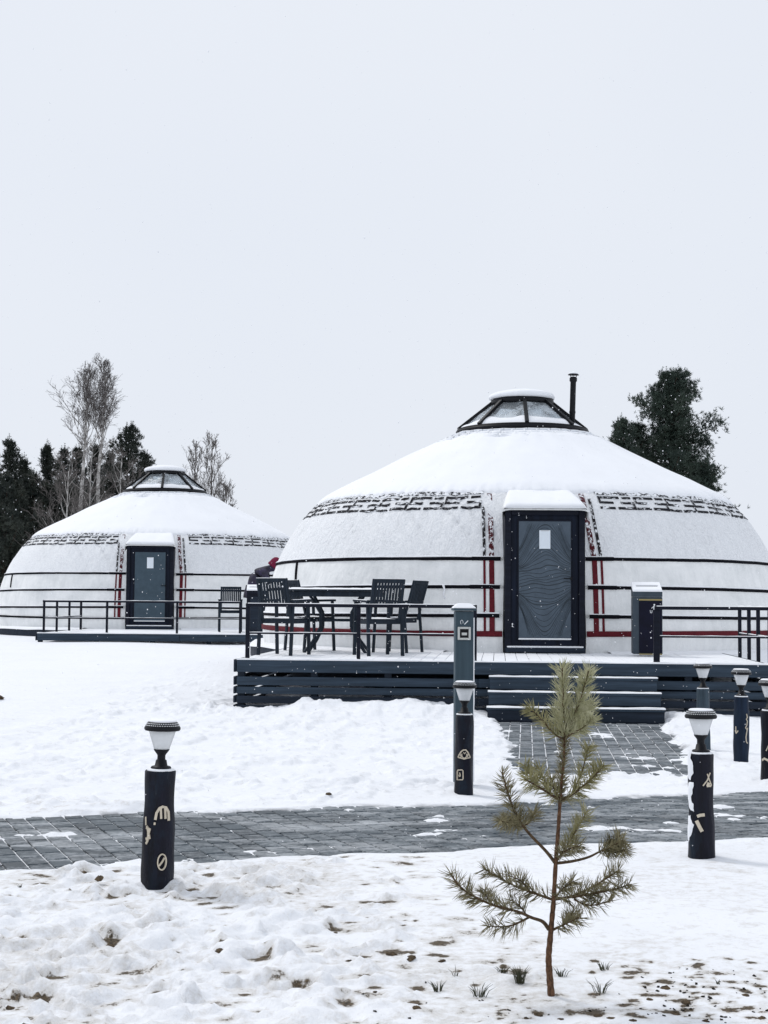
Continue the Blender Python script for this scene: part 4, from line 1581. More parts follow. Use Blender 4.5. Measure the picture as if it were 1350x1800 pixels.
# ------------------------------------------------------------------ path lamps on carved logs
def ribbon_on_log(mb, pts, rad_fn, width, cam_ang, off=0.0045, closed=False):
    """pts in (u metres across, z) on the log face turned to angle cam_ang"""
    P = [Vector((p[0], p[1], 0)) for p in pts]
    n = len(P)
    ins, outs = [], []
    for i in range(n):
        a = P[(i - 1) % n] if (closed or i > 0) else P[i]
        b_ = P[(i + 1) % n] if (closed or i < n - 1) else P[i]
        t = (b_ - a).normalized()
        nn_ = Vector((-t.y, t.x, 0)) * (width / 2)
        ins.append(P[i] - nn_)
        outs.append(P[i] + nn_)

    def wrap(p, o_):
        r = rad_fn(p.y)
        a = cam_ang + p.x / r
        return ((r + o_) * math.cos(a), (r + o_) * math.sin(a), p.y)
    rows = [[wrap(p, -0.004) for p in ins], [wrap(p, off) for p in ins], [wrap(p, off) for p in outs], [wrap(p, -0.004) for p in outs]]
    if closed:
        rows = [r + [r[0]] for r in rows]
    mb.grid(rows)


def arc(cx, cz, rx, rz, a0, a1, n=18):
    return [(cx + rx * math.cos(a0 + (a1 - a0) * i / n), cz + rz * math.sin(a0 + (a1 - a0) * i / n)) for i in range(n + 1)]


MARKS = {
    'hand_oval': [('o', arc(0.022, 0.13, 0.021, 0.037, 0, 2 * PI, 22)[:-1], 0.006), ('l', [(0.008, 0.112), (0.022, 0.13), (0.034, 0.15)], 0.008),
                  ('l', [(-0.018, 0.33), (-0.013, 0.362), (0.0, 0.385), (0.015, 0.392), (0.032, 0.388), (0.046, 0.366), (0.05, 0.325)], 0.012), ('l', [(0.006, 0.385), (0.010, 0.335)], 0.010), ('l', [(0.027, 0.388), (0.031, 0.335)], 0.010), ('l', [(-0.020, 0.318), (-0.021, 0.306)], 0.008),
                  ('l', [(-0.066, 0.29), (-0.046, 0.283), (-0.052, 0.262), (-0.044, 0.242), (-0.066, 0.236)], 0.013), ('l', arc(-0.072, 0.255, 0.02, 0.045, -1.2, 1.2), 0.010), ('l', [(-0.075, 0.34), (-0.07, 0.30)], 0.006)],
    'hat_square': [('l', [(-0.045, 0.262), (-0.036, 0.282), (-0.02, 0.305), (-0.006, 0.316), (0.012, 0.318), (0.028, 0.30), (0.038, 0.28), (0.048, 0.262)], 0.009), ('l', arc(0.002, 0.283, 0.018, 0.024, PI * 0.9, PI * 2.1), 0.006), ('l', [(-0.045, 0.262), (-0.022, 0.259), (0.0, 0.252), (0.024, 0.259), (0.048, 0.262)], 0.008), ('l', [(-0.026, 0.285), (-0.02, 0.265)], 0.006), ('l', [(0.028, 0.286), (0.024, 0.266)], 0.006), ('l', [(-0.004, 0.30), (0.004, 0.289), (0.012, 0.301)], 0.006),
                   ('o', [(-0.052, 0.10), (-0.008, 0.104), (-0.005, 0.112), (-0.006, 0.168), (-0.014, 0.174), (-0.046, 0.170), (-0.052, 0.160)], 0.007), ('l', [(-0.034, 0.153), (-0.028, 0.144), (-0.026, 0.128), (-0.033, 0.124), (-0.038, 0.138)], 0.006)],
    'tent_strokes': [('l', [(0.010, 0.395), (0.034, 0.425), (0.052, 0.465)], 0.006), ('l', [(0.034, 0.460), (0.046, 0.428), (0.062, 0.395)], 0.006), ('l', [(0.036, 0.392), (0.044, 0.412)], 0.018), ('l', [(0.030, 0.393), (0.058, 0.393)], 0.010),
                     ('l', [(-0.022, 0.228), (-0.005, 0.235), (0.018, 0.238)], 0.016), ('l', [(-0.026, 0.205), (-0.012, 0.178), (0.004, 0.148)], 0.019)],
    'squiggle': [('l', [(0.048, 0.42), (0.058, 0.39), (0.046, 0.375), (0.058, 0.355), (0.05, 0.32), (0.038, 0.30), (0.05, 0.285), (0.060, 0.30), (0.050, 0.26), (0.042, 0.22), (0.046, 0.18), (0.060, 0.165)], 0.007), ('l', [(-0.058, 0.275), (-0.046, 0.248), (-0.026, 0.275)], 0.008), ('l', [(-0.046, 0.248), (-0.05, 0.31)], 0.007)],
    'wave_band': [('l', [(-0.068, 0.185), (-0.045, 0.200), (-0.02, 0.190), (0.01, 0.17), (0.04, 0.175), (0.066, 0.18)], 0.016), ('l', [(-0.03, 0.26), (-0.012, 0.30), (0.02, 0.30)], 0.007)],
    None: []}


def make_lamp(loc, label, marks, logmat='log_paint', rlog=0.068, hlog=0.56, seed=0, lean=(0, 0), snowside=False):
    Lm = empty('path_lamp', loc, 0, label, 'lamp', 'solar lamps on carved log posts')
    Lm.rotation_euler = (lean[0], lean[1], 0)
    ca = math.atan2(-loc[1], -loc[0])          # the carved face is turned to the path
    rf = lambda z: rlog * (1.05 - 0.05 * min(1, max(0, z) / hlog) + 0.045 * math.sin(z * 11 + seed) + 0.022 * math.sin(z * 27 + seed * 2))
    wb = lambda a, z: 0.035 * math.sin(2 * a + seed + z * 3) + 0.028 * math.sin(3 * a + z * 9 + seed) + 0.014 * math.sin(9 * a + z * 20)
    prof = [(rf(z), z) for z in np.linspace(-0.12, hlog - 0.006, 40)] + [(rf(hlog) - 0.006, hlog)]
    lg = obj('log_post', MB().lathe(prof, 40, wob=wb), logmat, Lm, True)
    if len(MARKS[marks]):
        for kind, pts, wd in MARKS[marks]:
            cm = MB()
            ribbon_on_log(cm, pts, lambda z: rf(z) * 1.055, wd, ca, 0.003, kind == 'o')
            obj('carving', cm, 'carved_wood', lg)
    obj('top_snow', MB().lathe([(rf(hlog) - 0.004, hlog - 0.001), (rf(hlog) - 0.008, hlog + 0.007), (0.04, hlog + 0.009)], 30), 'roof_snow', lg, True)
    z = hlog + 0.004
    obj('neck', MB().lathe([(0.048, z), (0.050, z + 0.008), (0.046, z + 0.014), (0.031, z + 0.018), (0.026, z + 0.044), (0.020, z + 0.047), (0.0195, z + 0.066), (0.022, z + 0.072), (0.036, z + 0.090), (0.039, z + 0.097), (0.03, z + 0.097)], 28), 'black_metal', Lm, True)
    z += 0.097
    ns = 64
    sh = MB()
    rows = []
    for (r, dz) in ((0.034, 0.0), (0.037, 0.004), (0.052, 0.05), (0.066, 0.094), (0.064, 0.097)):
        rows.append([((r + (0.0014 if k % 2 else -0.0008)) * math.cos(2 * PI * k / ns), (r + (0.0014 if k % 2 else -0.0008)) * math.sin(2 * PI * k / ns), z + dz) for k in range(ns + 1)])
    sh.grid(rows)
    sd_ = obj('glass_shade', sh, 'lamp_glass', Lm, True)
    obj('inner_tube', MB().lathe([(0.018, z + 0.0), (0.026, z + 0.05), (0.030, z + 0.092)], 16), 'white_print', sd_, True)
    z += 0.095
    cp = obj('cap', MB().lathe([(0.055, z), (0.084, z - 0.004), (0.088, z + 0.002), (0.088, z + 0.010), (0.084, z + 0.016), (0.072, z + 0.036), (0.066, z + 0.038)], 40), 'black_metal', Lm, True)
    st = MB()
    for k in range(44):
        a = 2 * PI * k / 44
        for (r, dz) in ((0.082, 0.022), (0.0765, 0.031)):
            aa_ = a + (0.07 if dz > 0.025 else 0)
            st.box((r * math.cos(aa_), r * math.sin(aa_), z + dz), (0.004, 0.0055, 0.004), Matrix.Rotation(aa_, 3, 'Z'), 0.001)
    obj('cap_beads', st, 'white_print', cp)
    obj('cap_snow', MB().lathe([(0.068, z + 0.037), (0.069, z + 0.042), (0.06, z + 0.047), (0.0, z + 0.05)], 32, wob=lambda a, z_: 0.02 * math.sin(3 * a + seed)), 'roof_snow', cp, True)
    if snowside:
        sn = MB()
        for kk in range(3):
            rows = []
            z0 = 0.08 + 0.17 * kk
            for i in range(9):
                zz = z0 + 0.16 * i / 8
                row = []
                for j in range(6):
                    a = ca - 0.80 - 0.9 * j / 5 + 0.16 * math.sin(zz * 47 + kk * 2) + 0.08 * math.sin(zz * 113)
                    th_ = 0.006 * math.sin(PI * j / 5) * math.sin(PI * i / 8) - 0.002 * (i in (0, 8) or j in (0, 5))
                    row.append(((rf(zz) * 1.03 + th_) * math.cos(a), (rf(zz) * 1.03 + th_) * math.sin(a), zz))
                rows.append(row)
            sn.grid(rows)
        obj('blown_snow', sn, 'roof_snow', lg, True)
    return Lm


def ground_pt(px, py):
    p = gr(px, py)
    for _ in range(6):
        p = gr(px, py, hz(p.x, p.y))
    return p


LAMPS = [((275, 1558), 'near-black log lamp carved with a hand and an oval, at the clump-edged snow verge', 'hand_oval', 'log_paint', 0.072, False),
         ((1233, 1506), 'near-black log lamp carved with a tent and two strokes, standing in smooth snow', 'tent_strokes', 'log_paint', 0.066, True),
         ((815, 1394), 'near-black log lamp carved with a hooded hat and a square, before the tall grey post', 'hat_square', 'log_paint', 0.066, False),
         ((1303, 1339), 'blue-black log lamp carved with a curling line, standing before the deck skirt', 'squiggle', 'log_paint_blue', 0.066, False),
         ((1354, 1378), 'dark log lamp with a pale wavy band, cut by the frame beside the curling-line lamp', 'wave_band', 'log_paint', 0.066, False),
         ((1237, 1316), 'haze-tinted grey-blue log lamp without carving, close to the deck steps', None, 'log_paint_hazed', 0.058, False)]
for i, ((px, py), lb, mk, lm_, rl, ss_) in enumerate(LAMPS):
    p = ground_pt(px, py)
    make_lamp((p.x, p.y, p.z), lb, mk, lm_, rl, 0.565 if i else 0.56, i * 1.7, (rnd.uniform(-0.01, 0.01), (0.022 if i == 0 else rnd.uniform(-0.008, 0.008))), ss_)

# ------------------------------------------------------------------ tall grey socket post
pz = gr(814, 1384)
h_post = at(814, 1074, pz.y).z
PO = empty('socket_post', (pz.x, pz.y, 0), rad(3), 'tall square grey-blue post with snow-capped top and a socket plate', 'post')
obj('shaft', MB().box((0, 0, h_post / 2 - 0.05), (0.138, 0.138, h_post + 0.1), None, 0.006), 'post_paint', PO)
cpv = MB()
hw = 0.088
b0, b1 = h_post + 0.002, h_post + 0.022
cpv.box((0, 0, (b0 + b1) / 2), (hw * 2, hw * 2, b1 - b0), None, 0.005)
capo = obj('cap', cpv, 'post_paint', PO)
sn = MB()
lv = [(0.085, b1), (0.082, b1 + 0.007), (0.050, b1 + 0.034), (0.034, b1 + 0.037)]
rows = []
for (r, z) in lv:
    rows.append([(sx * r, sy * r, z) for sx, sy in ((-1, -1), (1, -1), (1, 1), (-1, 1), (-1, -1))])
sn.grid(rows)
sn.quad(*rows[-1][:4])
obj('cap_snow', sn, 'roof_snow', capo)
zp = at(812, 1113, pz.y).z
pl = MB()
for sgn in (-1, 1):
    pl.box((sgn * 0.041, -0.078, zp), (0.016, 0.02, 0.098), None, 0.003)
    pl.box((0, -0.078, zp + sgn * 0.041), (0.066, 0.0195, 0.016), None, 0.003)
fr = obj('socket_plate', pl, 'plate_grey', PO, loc=(-0.004, 0, 0))
obj('socket', MB().box((0, -0.073, zp), (0.066, 0.012, 0.066), None, 0.002).box((0, -0.081, zp - 0.004), (0.05, 0.006, 0.03), None, 0.002), 'black_metal', fr)
obj('socket_flap', MB().box((0, -0.086, zp - 0.004), (0.040, 0.004, 0.020), None, 0.001), 'plate_grey', fr)
mk = MB()
zc = at(812, 1094, pz.y).z
mk.bar((-0.002, -0.0705, zc - 0.014), (0.026, -0.0705, zc + 0.014), 0.007, 0.003, up=(0, 1, 0), bev=0.0008)
mk.tube([(-0.022 + 0.010 * math.cos(a), -0.0705, zc + 0.002 + 0.016 * math.sin(a)) for a in np.linspace(-0.6, 4.2, 12)], 0.0022, 5)
obj('tick_mark', mk, 'white_print', PO)
# snow blown along one edge of the post
se = MB()
rows = [[], [], []]
for i in range(60):
    z = 0.05 + (h_post - 0.1) * i / 59
    tk = 0.006 + 0.010 * max(0, float(perlin(z * 6, 0.5, 3)) + 0.2)
    rows[0].append((0.068, -0.066, z))
    rows[1].append((0.070 + tk, -0.060, z))
    rows[2].append((0.0695, -0.03, z))
se.grid(rows)
obj('blown_snow', se, 'roof_snow', PO, True)

# ------------------------------------------------------------------ pine sapling
SPB = ground_pt(968, 1750)
SY = SPB.y
SAP = empty('pine_sapling', SPB, 0, 'small young pine with bare reddish stem growing in the trampled snow', 'sapling')


def zp5(x, y, dy=0.0):
    """coordinates read off the enlarged photograph -> local point on the sapling, dy metres deeper"""
    p = at(760 + x / 2.8125, 1140 + y / 2.8125, SY)
    d = (p - EYE)
    p = EYE + d * ((SY + dy) / d.y)
    return p - SPB


def smooth_poly(pts, n=8):
    P = [pts[0]] + list(pts) + [pts[-1]]
    out = []
    for i in range(1, len(P) - 2):
        for k in range(n):
            t = k / n
            out.append(0.5 * ((2 * P[i]) + (-P[i - 1] + P[i + 1]) * t + (2 * P[i - 1] - 5 * P[i] + 4 * P[i + 1] - P[i + 2]) * t * t + (-P[i - 1] + 3 * P[i] - 3 * P[i + 1] + P[i + 2]) * t ** 3))
    out.append(P[-2])
    return out


tk_pts = [zp5(590, 1790), zp5(588, 1720), zp5(580, 1620), zp5(575, 1530), zp5(582, 1440), zp5(592, 1330), zp5(600, 1240), zp5(610, 1060), zp5(622, 900), zp5(632, 750), zp5(645, 600), zp5(655, 445)]
tkp = smooth_poly(tk_pts, 6)
nT = len(tkp)
tr_r = [0.0148 * (1 - 0.68 * (i / (nT - 1)) ** 0.8) * (1 + 0.08 * math.sin(i * 1.9)) for i in range(nT)]
obj('trunk', MB().tube(tkp, tr_r, 10), 'sapling_bark', SAP, True)
rs = random.Random(21)


def add_needles(mb, poly, t0, per_m, length, spread, up=0.0, thick=0.0011):
    L = [0.0]
    for a, b_ in zip(poly[:-1], poly[1:]):
        L.append(L[-1] + (b_ - a).length)
    tot = L[-1]
    n = int(tot * (1 - t0) * per_m)
    for k in range(n):
        s = tot * (t0 + (1 - t0) * rs.random())
        i = max(0, min(len(poly) - 2, int(np.searchsorted(L, s)) - 1))
        f = (s - L[i]) / max(1e-9, L[i + 1] - L[i])
        p = poly[i].lerp(poly[i + 1], f)
        t = (poly[i + 1] - poly[i]).normalized()
        rv = Vector((rs.gauss(0, 1), rs.gauss(0, 1), rs.gauss(0, 1)))
        rv = (rv - t * rv.dot(t)).normalized()
        a = rad(rs.uniform(spread[0], spread[1]))
        ln = length * rs.uniform(0.7, 1.15) * (0.75 + 0.25 * min(1, (tot - s) / 0.05 + 0.3))
        for q in range(2):
            d = (t * math.cos(a) + rv * math.sin(a) + Vector((rs.gauss(0, 0.15), rs.gauss(0, 0.15), rs.gauss(0, 0.15) + up))).normalized()
            e1 = d.cross(Vector((0.2, 0.3, 0.9))).normalized() * thick
            e2 = d.cross(e1).normalized() * thick
            mid_ = p + d * ln * 0.55 + rv * ln * 0.04
            tip = p + d * ln
            n0 = len(mb.v)
            for c_ in (p, mid_):
                mb.v += [tuple(c_ + e1), tuple(c_ - e1 * 0.5 + e2 * 0.87), tuple(c_ - e1 * 0.5 - e2 * 0.87)]
            mb.v.append(tuple(tip))
            for u_ in range(3):
                v_ = (u_ + 1) % 3
                mb.f.append([n0 + u_, n0 + v_, n0 + 3 + v_, n0 + 3 + u_])
                mb.f.append([n0 + 3 + u_, n0 + 3 + v_, n0 + 6])


#  (points in the enlarged photo, depth offset at the tip, start radius, needle start, density, length, spread, material)
BR = [
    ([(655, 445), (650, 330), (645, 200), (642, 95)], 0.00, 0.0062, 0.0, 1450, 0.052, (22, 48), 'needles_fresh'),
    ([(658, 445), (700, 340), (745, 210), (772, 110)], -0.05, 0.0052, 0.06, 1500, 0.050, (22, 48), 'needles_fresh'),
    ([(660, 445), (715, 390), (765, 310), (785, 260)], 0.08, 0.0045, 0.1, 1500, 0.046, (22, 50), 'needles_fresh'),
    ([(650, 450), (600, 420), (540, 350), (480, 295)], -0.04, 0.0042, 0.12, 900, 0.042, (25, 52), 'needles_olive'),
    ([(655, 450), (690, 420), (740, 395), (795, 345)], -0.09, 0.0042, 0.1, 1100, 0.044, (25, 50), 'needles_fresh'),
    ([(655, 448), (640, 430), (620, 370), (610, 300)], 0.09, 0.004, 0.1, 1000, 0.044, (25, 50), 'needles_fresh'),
    ([(634, 750), (585, 722), (520, 680), (455, 645)], -0.05, 0.0060, 0.05, 900, 0.048, (35, 65), 'needles_olive'),
    ([(520, 680), (480, 620), (455, 575)], 0.04, 0.004, 0.0, 1050, 0.042, (25, 55), 'needles_olive'),
    ([(585, 722), (555, 650), (520, 580)], 0.07, 0.004, 0.05, 900, 0.042, (25, 55), 'needles_olive'),
    ([(634, 752), (700, 715), (775, 655), (850, 575)], -0.03, 0.0060, 0.06, 950, 0.046, (32, 62), 'needles_olive'),
    ([(690, 718), (735, 620), (775, 480)], 0.08, 0.0045, 0.12, 820, 0.044, (28, 58), 'needles_olive'),
    ([(760, 668), (800, 620), (815, 580)], 0.03, 0.004, 0.05, 950, 0.042, (25, 55), 'needles_olive'),
    ([(634, 750), (600, 690), (590, 640)], 0.12, 0.004, 0.1, 800, 0.04, (30, 60), 'needles_dull'),
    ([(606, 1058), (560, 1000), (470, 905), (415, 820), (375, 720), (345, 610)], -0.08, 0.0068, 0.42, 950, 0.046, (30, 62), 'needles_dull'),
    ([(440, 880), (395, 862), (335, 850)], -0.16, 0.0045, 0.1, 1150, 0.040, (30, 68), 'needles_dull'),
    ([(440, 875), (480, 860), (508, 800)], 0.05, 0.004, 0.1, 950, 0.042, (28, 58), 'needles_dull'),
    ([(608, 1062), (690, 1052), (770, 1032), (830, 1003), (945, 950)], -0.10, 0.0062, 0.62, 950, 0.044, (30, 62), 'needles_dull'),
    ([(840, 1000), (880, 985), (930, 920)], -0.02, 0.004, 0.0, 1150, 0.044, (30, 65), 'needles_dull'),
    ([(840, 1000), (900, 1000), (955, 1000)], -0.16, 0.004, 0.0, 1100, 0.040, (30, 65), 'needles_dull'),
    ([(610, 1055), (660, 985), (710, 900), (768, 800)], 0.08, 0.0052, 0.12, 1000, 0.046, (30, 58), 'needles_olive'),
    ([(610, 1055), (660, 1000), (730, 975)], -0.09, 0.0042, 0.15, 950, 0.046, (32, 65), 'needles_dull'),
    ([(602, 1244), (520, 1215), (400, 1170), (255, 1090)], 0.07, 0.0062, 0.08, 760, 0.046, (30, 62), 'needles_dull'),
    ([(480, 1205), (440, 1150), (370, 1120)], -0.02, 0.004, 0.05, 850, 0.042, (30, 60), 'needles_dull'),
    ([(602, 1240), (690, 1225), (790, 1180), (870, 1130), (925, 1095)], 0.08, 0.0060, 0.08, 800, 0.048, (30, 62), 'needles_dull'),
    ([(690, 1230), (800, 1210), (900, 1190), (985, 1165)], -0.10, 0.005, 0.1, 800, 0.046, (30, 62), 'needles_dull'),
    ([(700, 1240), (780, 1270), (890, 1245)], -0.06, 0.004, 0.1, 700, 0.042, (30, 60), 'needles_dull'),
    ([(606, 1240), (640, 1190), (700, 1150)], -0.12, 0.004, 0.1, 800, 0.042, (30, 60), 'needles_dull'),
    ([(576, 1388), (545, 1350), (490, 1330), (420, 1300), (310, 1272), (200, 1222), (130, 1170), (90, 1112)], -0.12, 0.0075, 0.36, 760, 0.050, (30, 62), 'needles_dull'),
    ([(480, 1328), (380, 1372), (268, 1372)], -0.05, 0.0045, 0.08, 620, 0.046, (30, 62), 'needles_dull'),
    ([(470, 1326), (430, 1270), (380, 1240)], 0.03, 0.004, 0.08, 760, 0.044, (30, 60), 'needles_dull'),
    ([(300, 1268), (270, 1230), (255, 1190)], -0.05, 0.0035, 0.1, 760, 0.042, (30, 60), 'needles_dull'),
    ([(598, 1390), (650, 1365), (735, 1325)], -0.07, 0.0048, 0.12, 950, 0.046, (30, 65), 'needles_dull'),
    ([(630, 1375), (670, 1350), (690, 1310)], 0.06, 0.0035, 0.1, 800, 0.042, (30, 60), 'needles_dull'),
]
for (pts, dy, r0, t0, den, ln, spr, mt) in BR:
    n_ = len(pts) - 1
    pl_ = smooth_poly([zp5(x, y, dy * (i / n_) ** 1.2) for i, (x, y) in enumerate(pts)], 6)
    m_ = len(pl_)
    bo = obj('branch', MB().tube(pl_, [r0 * (1 - 0.62 * i / (m_ - 1)) for i in range(m_)], 6), 'sapling_twig', SAP, True)
    nb_ = MB()
    add_needles(nb_, pl_, t0, den * 0.64, ln * 1.3, (spr[0] + 8, spr[1] + 10), thick=0.0012)
    obj('needles', nb_, mt, bo)
# short needles still held on the upper stem
nb_ = MB()
add_needles(nb_, tkp[int(nT * 0.80):], 0.0, 900, 0.040, (40, 75))
obj('stem_needles', nb_, 'needles_dull', SAP)
nb_ = MB()
add_needles(nb_, tkp[int(nT * 0.52):int(nT * 0.60)], 0.0, 160, 0.034, (45, 80))
obj('stem_needles', nb_, 'needles_dull', SAP)


# ------------------------------------------------------------------ conifers
def conifer(name, base, height, crown, n_br, label, group, seed, mat_='pine_needles', tuft=0.16, dens=1.0, h0=0.12, lean=(0, 0), up=0.35, per=8):
    r = random.Random(seed)
    Tn = empty(name, base, r.uniform(0, 6), label, 'tree', group)
    tp_ = [Vector((lean[0] * t * t, lean[1] * t * t, height * t * 0.985)) for t in np.linspace(0, 1, 12)]
    Rz = Matrix.Rotation(-Tn.rotation_euler.z, 3, 'Z')
    tp_ = [Rz @ p for p in tp_]
    obj('trunk', MB().tube(tp_, [height * 0.018 * (1 - 0.93 * i / 11) + 0.01 for i in range(12)], 7), 'pine_bark', Tn, True)
    bm, cm = MB(), MB()

    def trunk_at(t):
        i = min(10, int(t * 11))
        return tp_[i].lerp(tp_[i + 1], t * 11 - i)

    def tuft_at(p, d, s):
        for k in range(per):
            v = Vector((r.gauss(0, 1), r.gauss(0, 1), r.gauss(0, 1) + 0.3)).normalized()
            v = (d * 0.9 + v).normalized()
            side = v.cross(Vector((r.gauss(0, 1), r.gauss(0, 1), r.gauss(0, 1)))).normalized() * s * 0.07
            l_ = s * r.uniform(0.7, 1.25)
            a = p - v * s * 0.1
            cm.quad(a, a + v * l_ * 0.5 + side, a + v * l_, a + v * l_ * 0.5 - side)
    for b_i in range(n_br):
        t = h0 + (1 - h0) * (1 - (1 - (b_i + r.random()) / n_br) ** 1.0)
        t = min(t, 0.985)
        az = b_i * 2.399 + r.uniform(-0.5, 0.5)
        az_w = az + Tn.rotation_euler.z
        L = crown(t, az_w) * r.uniform(0.62, 1.12)
        if L < 0.06:
            L = 0.06
        p0 = trunk_at(t)
        d = Vector((math.cos(az), math.sin(az), 0))
        pts = []
        nseg = 6
        for k in range(nseg + 1):
            q_ = k / nseg
            pts.append(p0 + d * L * q_ + Vector((0, 0, L * (up * (q_ ** 1.7) - 0.06 * q_ + 0.18 * (t > 0.8) * q_))))
        bm.tube(pts, [0.016 * height / 8 * (1 - 0.8 * k / nseg) + 0.004 for k in range(nseg + 1)], 4)
        nt_ = int((5 + L * 15) * dens)
        for k in range(nt_):
            q_ = r.random() ** 0.55
            i = min(nseg - 1, int(q_ * nseg))
            pp_ = pts[i].lerp(pts[i + 1], q_ * nseg - i)
            gz = lambda q__: max(-1.5, min(1.5, r.gauss(0, 1))) * q__
            sd_ = Vector((gz(1), gz(1), gz(0.7) + 0.15)) * (0.10 + 0.17 * L * (1 - abs(q_ - 0.55)))
            pp_ = pp_ + sd_ * 0.75
            tuft_at(pp_, (d * 0.5 + Vector((0, 0, 0.75)) + sd_ * 0.6).normalized(), tuft * r.uniform(0.7, 1.2))
        for c_ in range(1 + int(L * 1.6)):      # upright shoots along the outer limb
            q_ = 1.0 if c_ == 0 else r.uniform(0.45, 1.0)
            i = min(nseg - 1, int(q_ * nseg * 0.999))
            p_s = pts[i].lerp(pts[i + 1], q_ * nseg - i) + Vector((r.gauss(0, 0.08), r.gauss(0, 0.08), 0)) * L
            sl_ = tuft * r.uniform(1.4, 3.0)
            for k in range(5):
                tuft_at(p_s + Vector((0, 0, sl_ * k / 5)), (d * 0.15 + Vector((0, 0, 1))).normalized(), tuft * 0.85 * (1.1 - 0.12 * k))
        for k in range(3):
            tuft_at(pts[-1] + Vector((r.gauss(0, 0.04), r.gauss(0, 0.04), 0.03 * k)), (d * 0.4 + Vector((0, 0, 1))).normalized(), tuft * 1.15)
    for k in range(8):
        tuft_at(tp_[-1] + Vector((r.gauss(0, 0.03), r.gauss(0, 0.03), -0.05 * k)), Vector((r.gauss(0, 0.3), r.gauss(0, 0.3), 1)).normalized(), tuft * 1.1)
    obj('limbs', bm, 'pine_bark', Tn)
    obj('crown', cm, mat_, Tn)
    return Tn


def interp_fn(pairs):
    a = [p[0] for p in pairs]
    b_ = [p[1] for p in pairs]
    return lambda t: float(np.interp(t, a, b_))


def asym(fn, rightk, leftk, seed=0):
    """crown radius by height, wider on one side, broken into uneven tiers"""
    def f(t, az):
        c_ = math.cos(az)
        k = 1 + (rightk if c_ > 0 else leftk) * abs(c_)
        tier = 0.86 + 0.24 * math.sin(t * 34 + az * 1.0 + seed) + 0.12 * math.sin(az * 3 + t * 20)
        return fn(t) * k * tier
    return f


def ground_base(px, Y):
    p = at(px, 1000, Y)
    return (p.x, Y, hz(p.x, Y) - 0.05)


def tall_for(py, Y, base):
    return at(675, py, Y).z - base[2]


b_ = ground_base(1180, 41)
h_ = tall_for(650, 41, b_)
f1 = interp_fn([(0, 1.35), (0.2, 1.38), (0.42, 1.40), (0.52, 1.40), (0.60, 1.25), (0.70, 1.12), (0.80, 1.02), (0.90, 0.74), (0.97, 0.45), (1, 0.15)])
conifer('pine_tree', b_, h_, asym(f1, 0.10, -0.05, 1), 170, 'tall dense dark pine rising behind the chimneyed yurt', 'pines', 31, 'pine_needles', 0.115, 6.0, 0.16, (0.05, 0), 0.30)
b_ = ground_base(1093, 40)
h_ = tall_for(735, 40, b_)
f2 = interp_fn([(0, 1.0), (0.5, 0.75), (0.8, 0.5), (0.92, 0.32), (1, 0.1)])
conifer('pine_tree', b_, h_, asym(f2, 0.0, 0.0, 2), 90, 'short pine top showing just above the yurt roof beside the taller pine', 'pines', 32, 'pine_needles', 0.11, 4.6, 0.3, (0, 0), 0.5)
b_ = ground_base(1122, 42)
h_ = tall_for(741, 42, b_)
conifer('pine_tree', b_, h_, asym(f2, 0.0, 0.0, 4), 80, 'low pine squeezed between the tall pine and the short pine top', 'pines', 33, 'pine_needles', 0.11, 4.2, 0.3, (0, 0), 0.5)
b_ = ground_base(1228, 43)
h_ = tall_for(812, 43, b_)
f3 = interp_fn([(0, 0.8), (0.6, 0.62), (0.85, 0.42), (1, 0.15)])
conifer('pine_tree', b_, h_, asym(f3, 0.1, 0.0, 3), 120, 'low bushy pine at the foot of the tall pine, by the roof slope', 'pines', 34, 'pine_needles', 0.11, 4.2, 0.3, (0.1, 0), 0.4)

fw = interp_fn([(0, 2.3), (0.25, 2.25), (0.5, 1.75), (0.75, 1.05), (0.9, 0.5), (1, 0.1)])
fn_ = interp_fn([(0, 1.3), (0.4, 1.1), (0.7, 0.65), (0.88, 0.3), (1, 0.06)])
LEFT = [(222, 752, 60, fw, 120, 'broad pine between the birches and the skylight of the plain-door yurt'),
        (252, 800, 61, fn_, 80, 'shorter pine tucked against the skylight of the plain-door yurt'),
        (13, 778, 58, fn_, 100, 'slender-topped pine at the outer end of the wood'),
        (38, 812, 60, fn_, 80, 'pine with rounded top, second from the outer end of the wood'),
        (80, 786, 61, fn_, 100, 'pine with forked tufted top standing left of the birch trunks'),
        (108, 792, 63, fn_, 80, 'narrow pine top just beside the white birch stem'),
        (132, 790, 62, fn_, 80, 'narrow pine top directly behind the leaning birch'),
        (164, 786, 63, fn_, 80, 'narrow pine top between the two birches'),
        (190, 800, 64, fn_, 80, 'dark pine behind the straight birch'),
        (-18, 800, 59, fn_, 80, 'pine cut by the frame at the end of the wood'),
        (55, 838, 57, fw, 90, 'low bushy pine filling the gap in front of the wood'),
        (112, 846, 57, fw, 90, 'low bushy pine behind the leafless undergrowth'),
        (8, 846, 55, fw, 90, 'low bushy pine nearest the outer end of the wood')]
for i, (px, py, Yd, fn, nb, lb) in enumerate(LEFT):
    b_ = ground_base(px, Yd)
    h_ = tall_for(py, Yd, b_)
    conifer('pine_tree', b_, h_, asym(fn, 0.0, 0.0, i), nb, lb, 'pines', 50 + i, 'pine_needles_dark', 0.17, 2.6, 0.10, (0, 0), 0.55, 7)


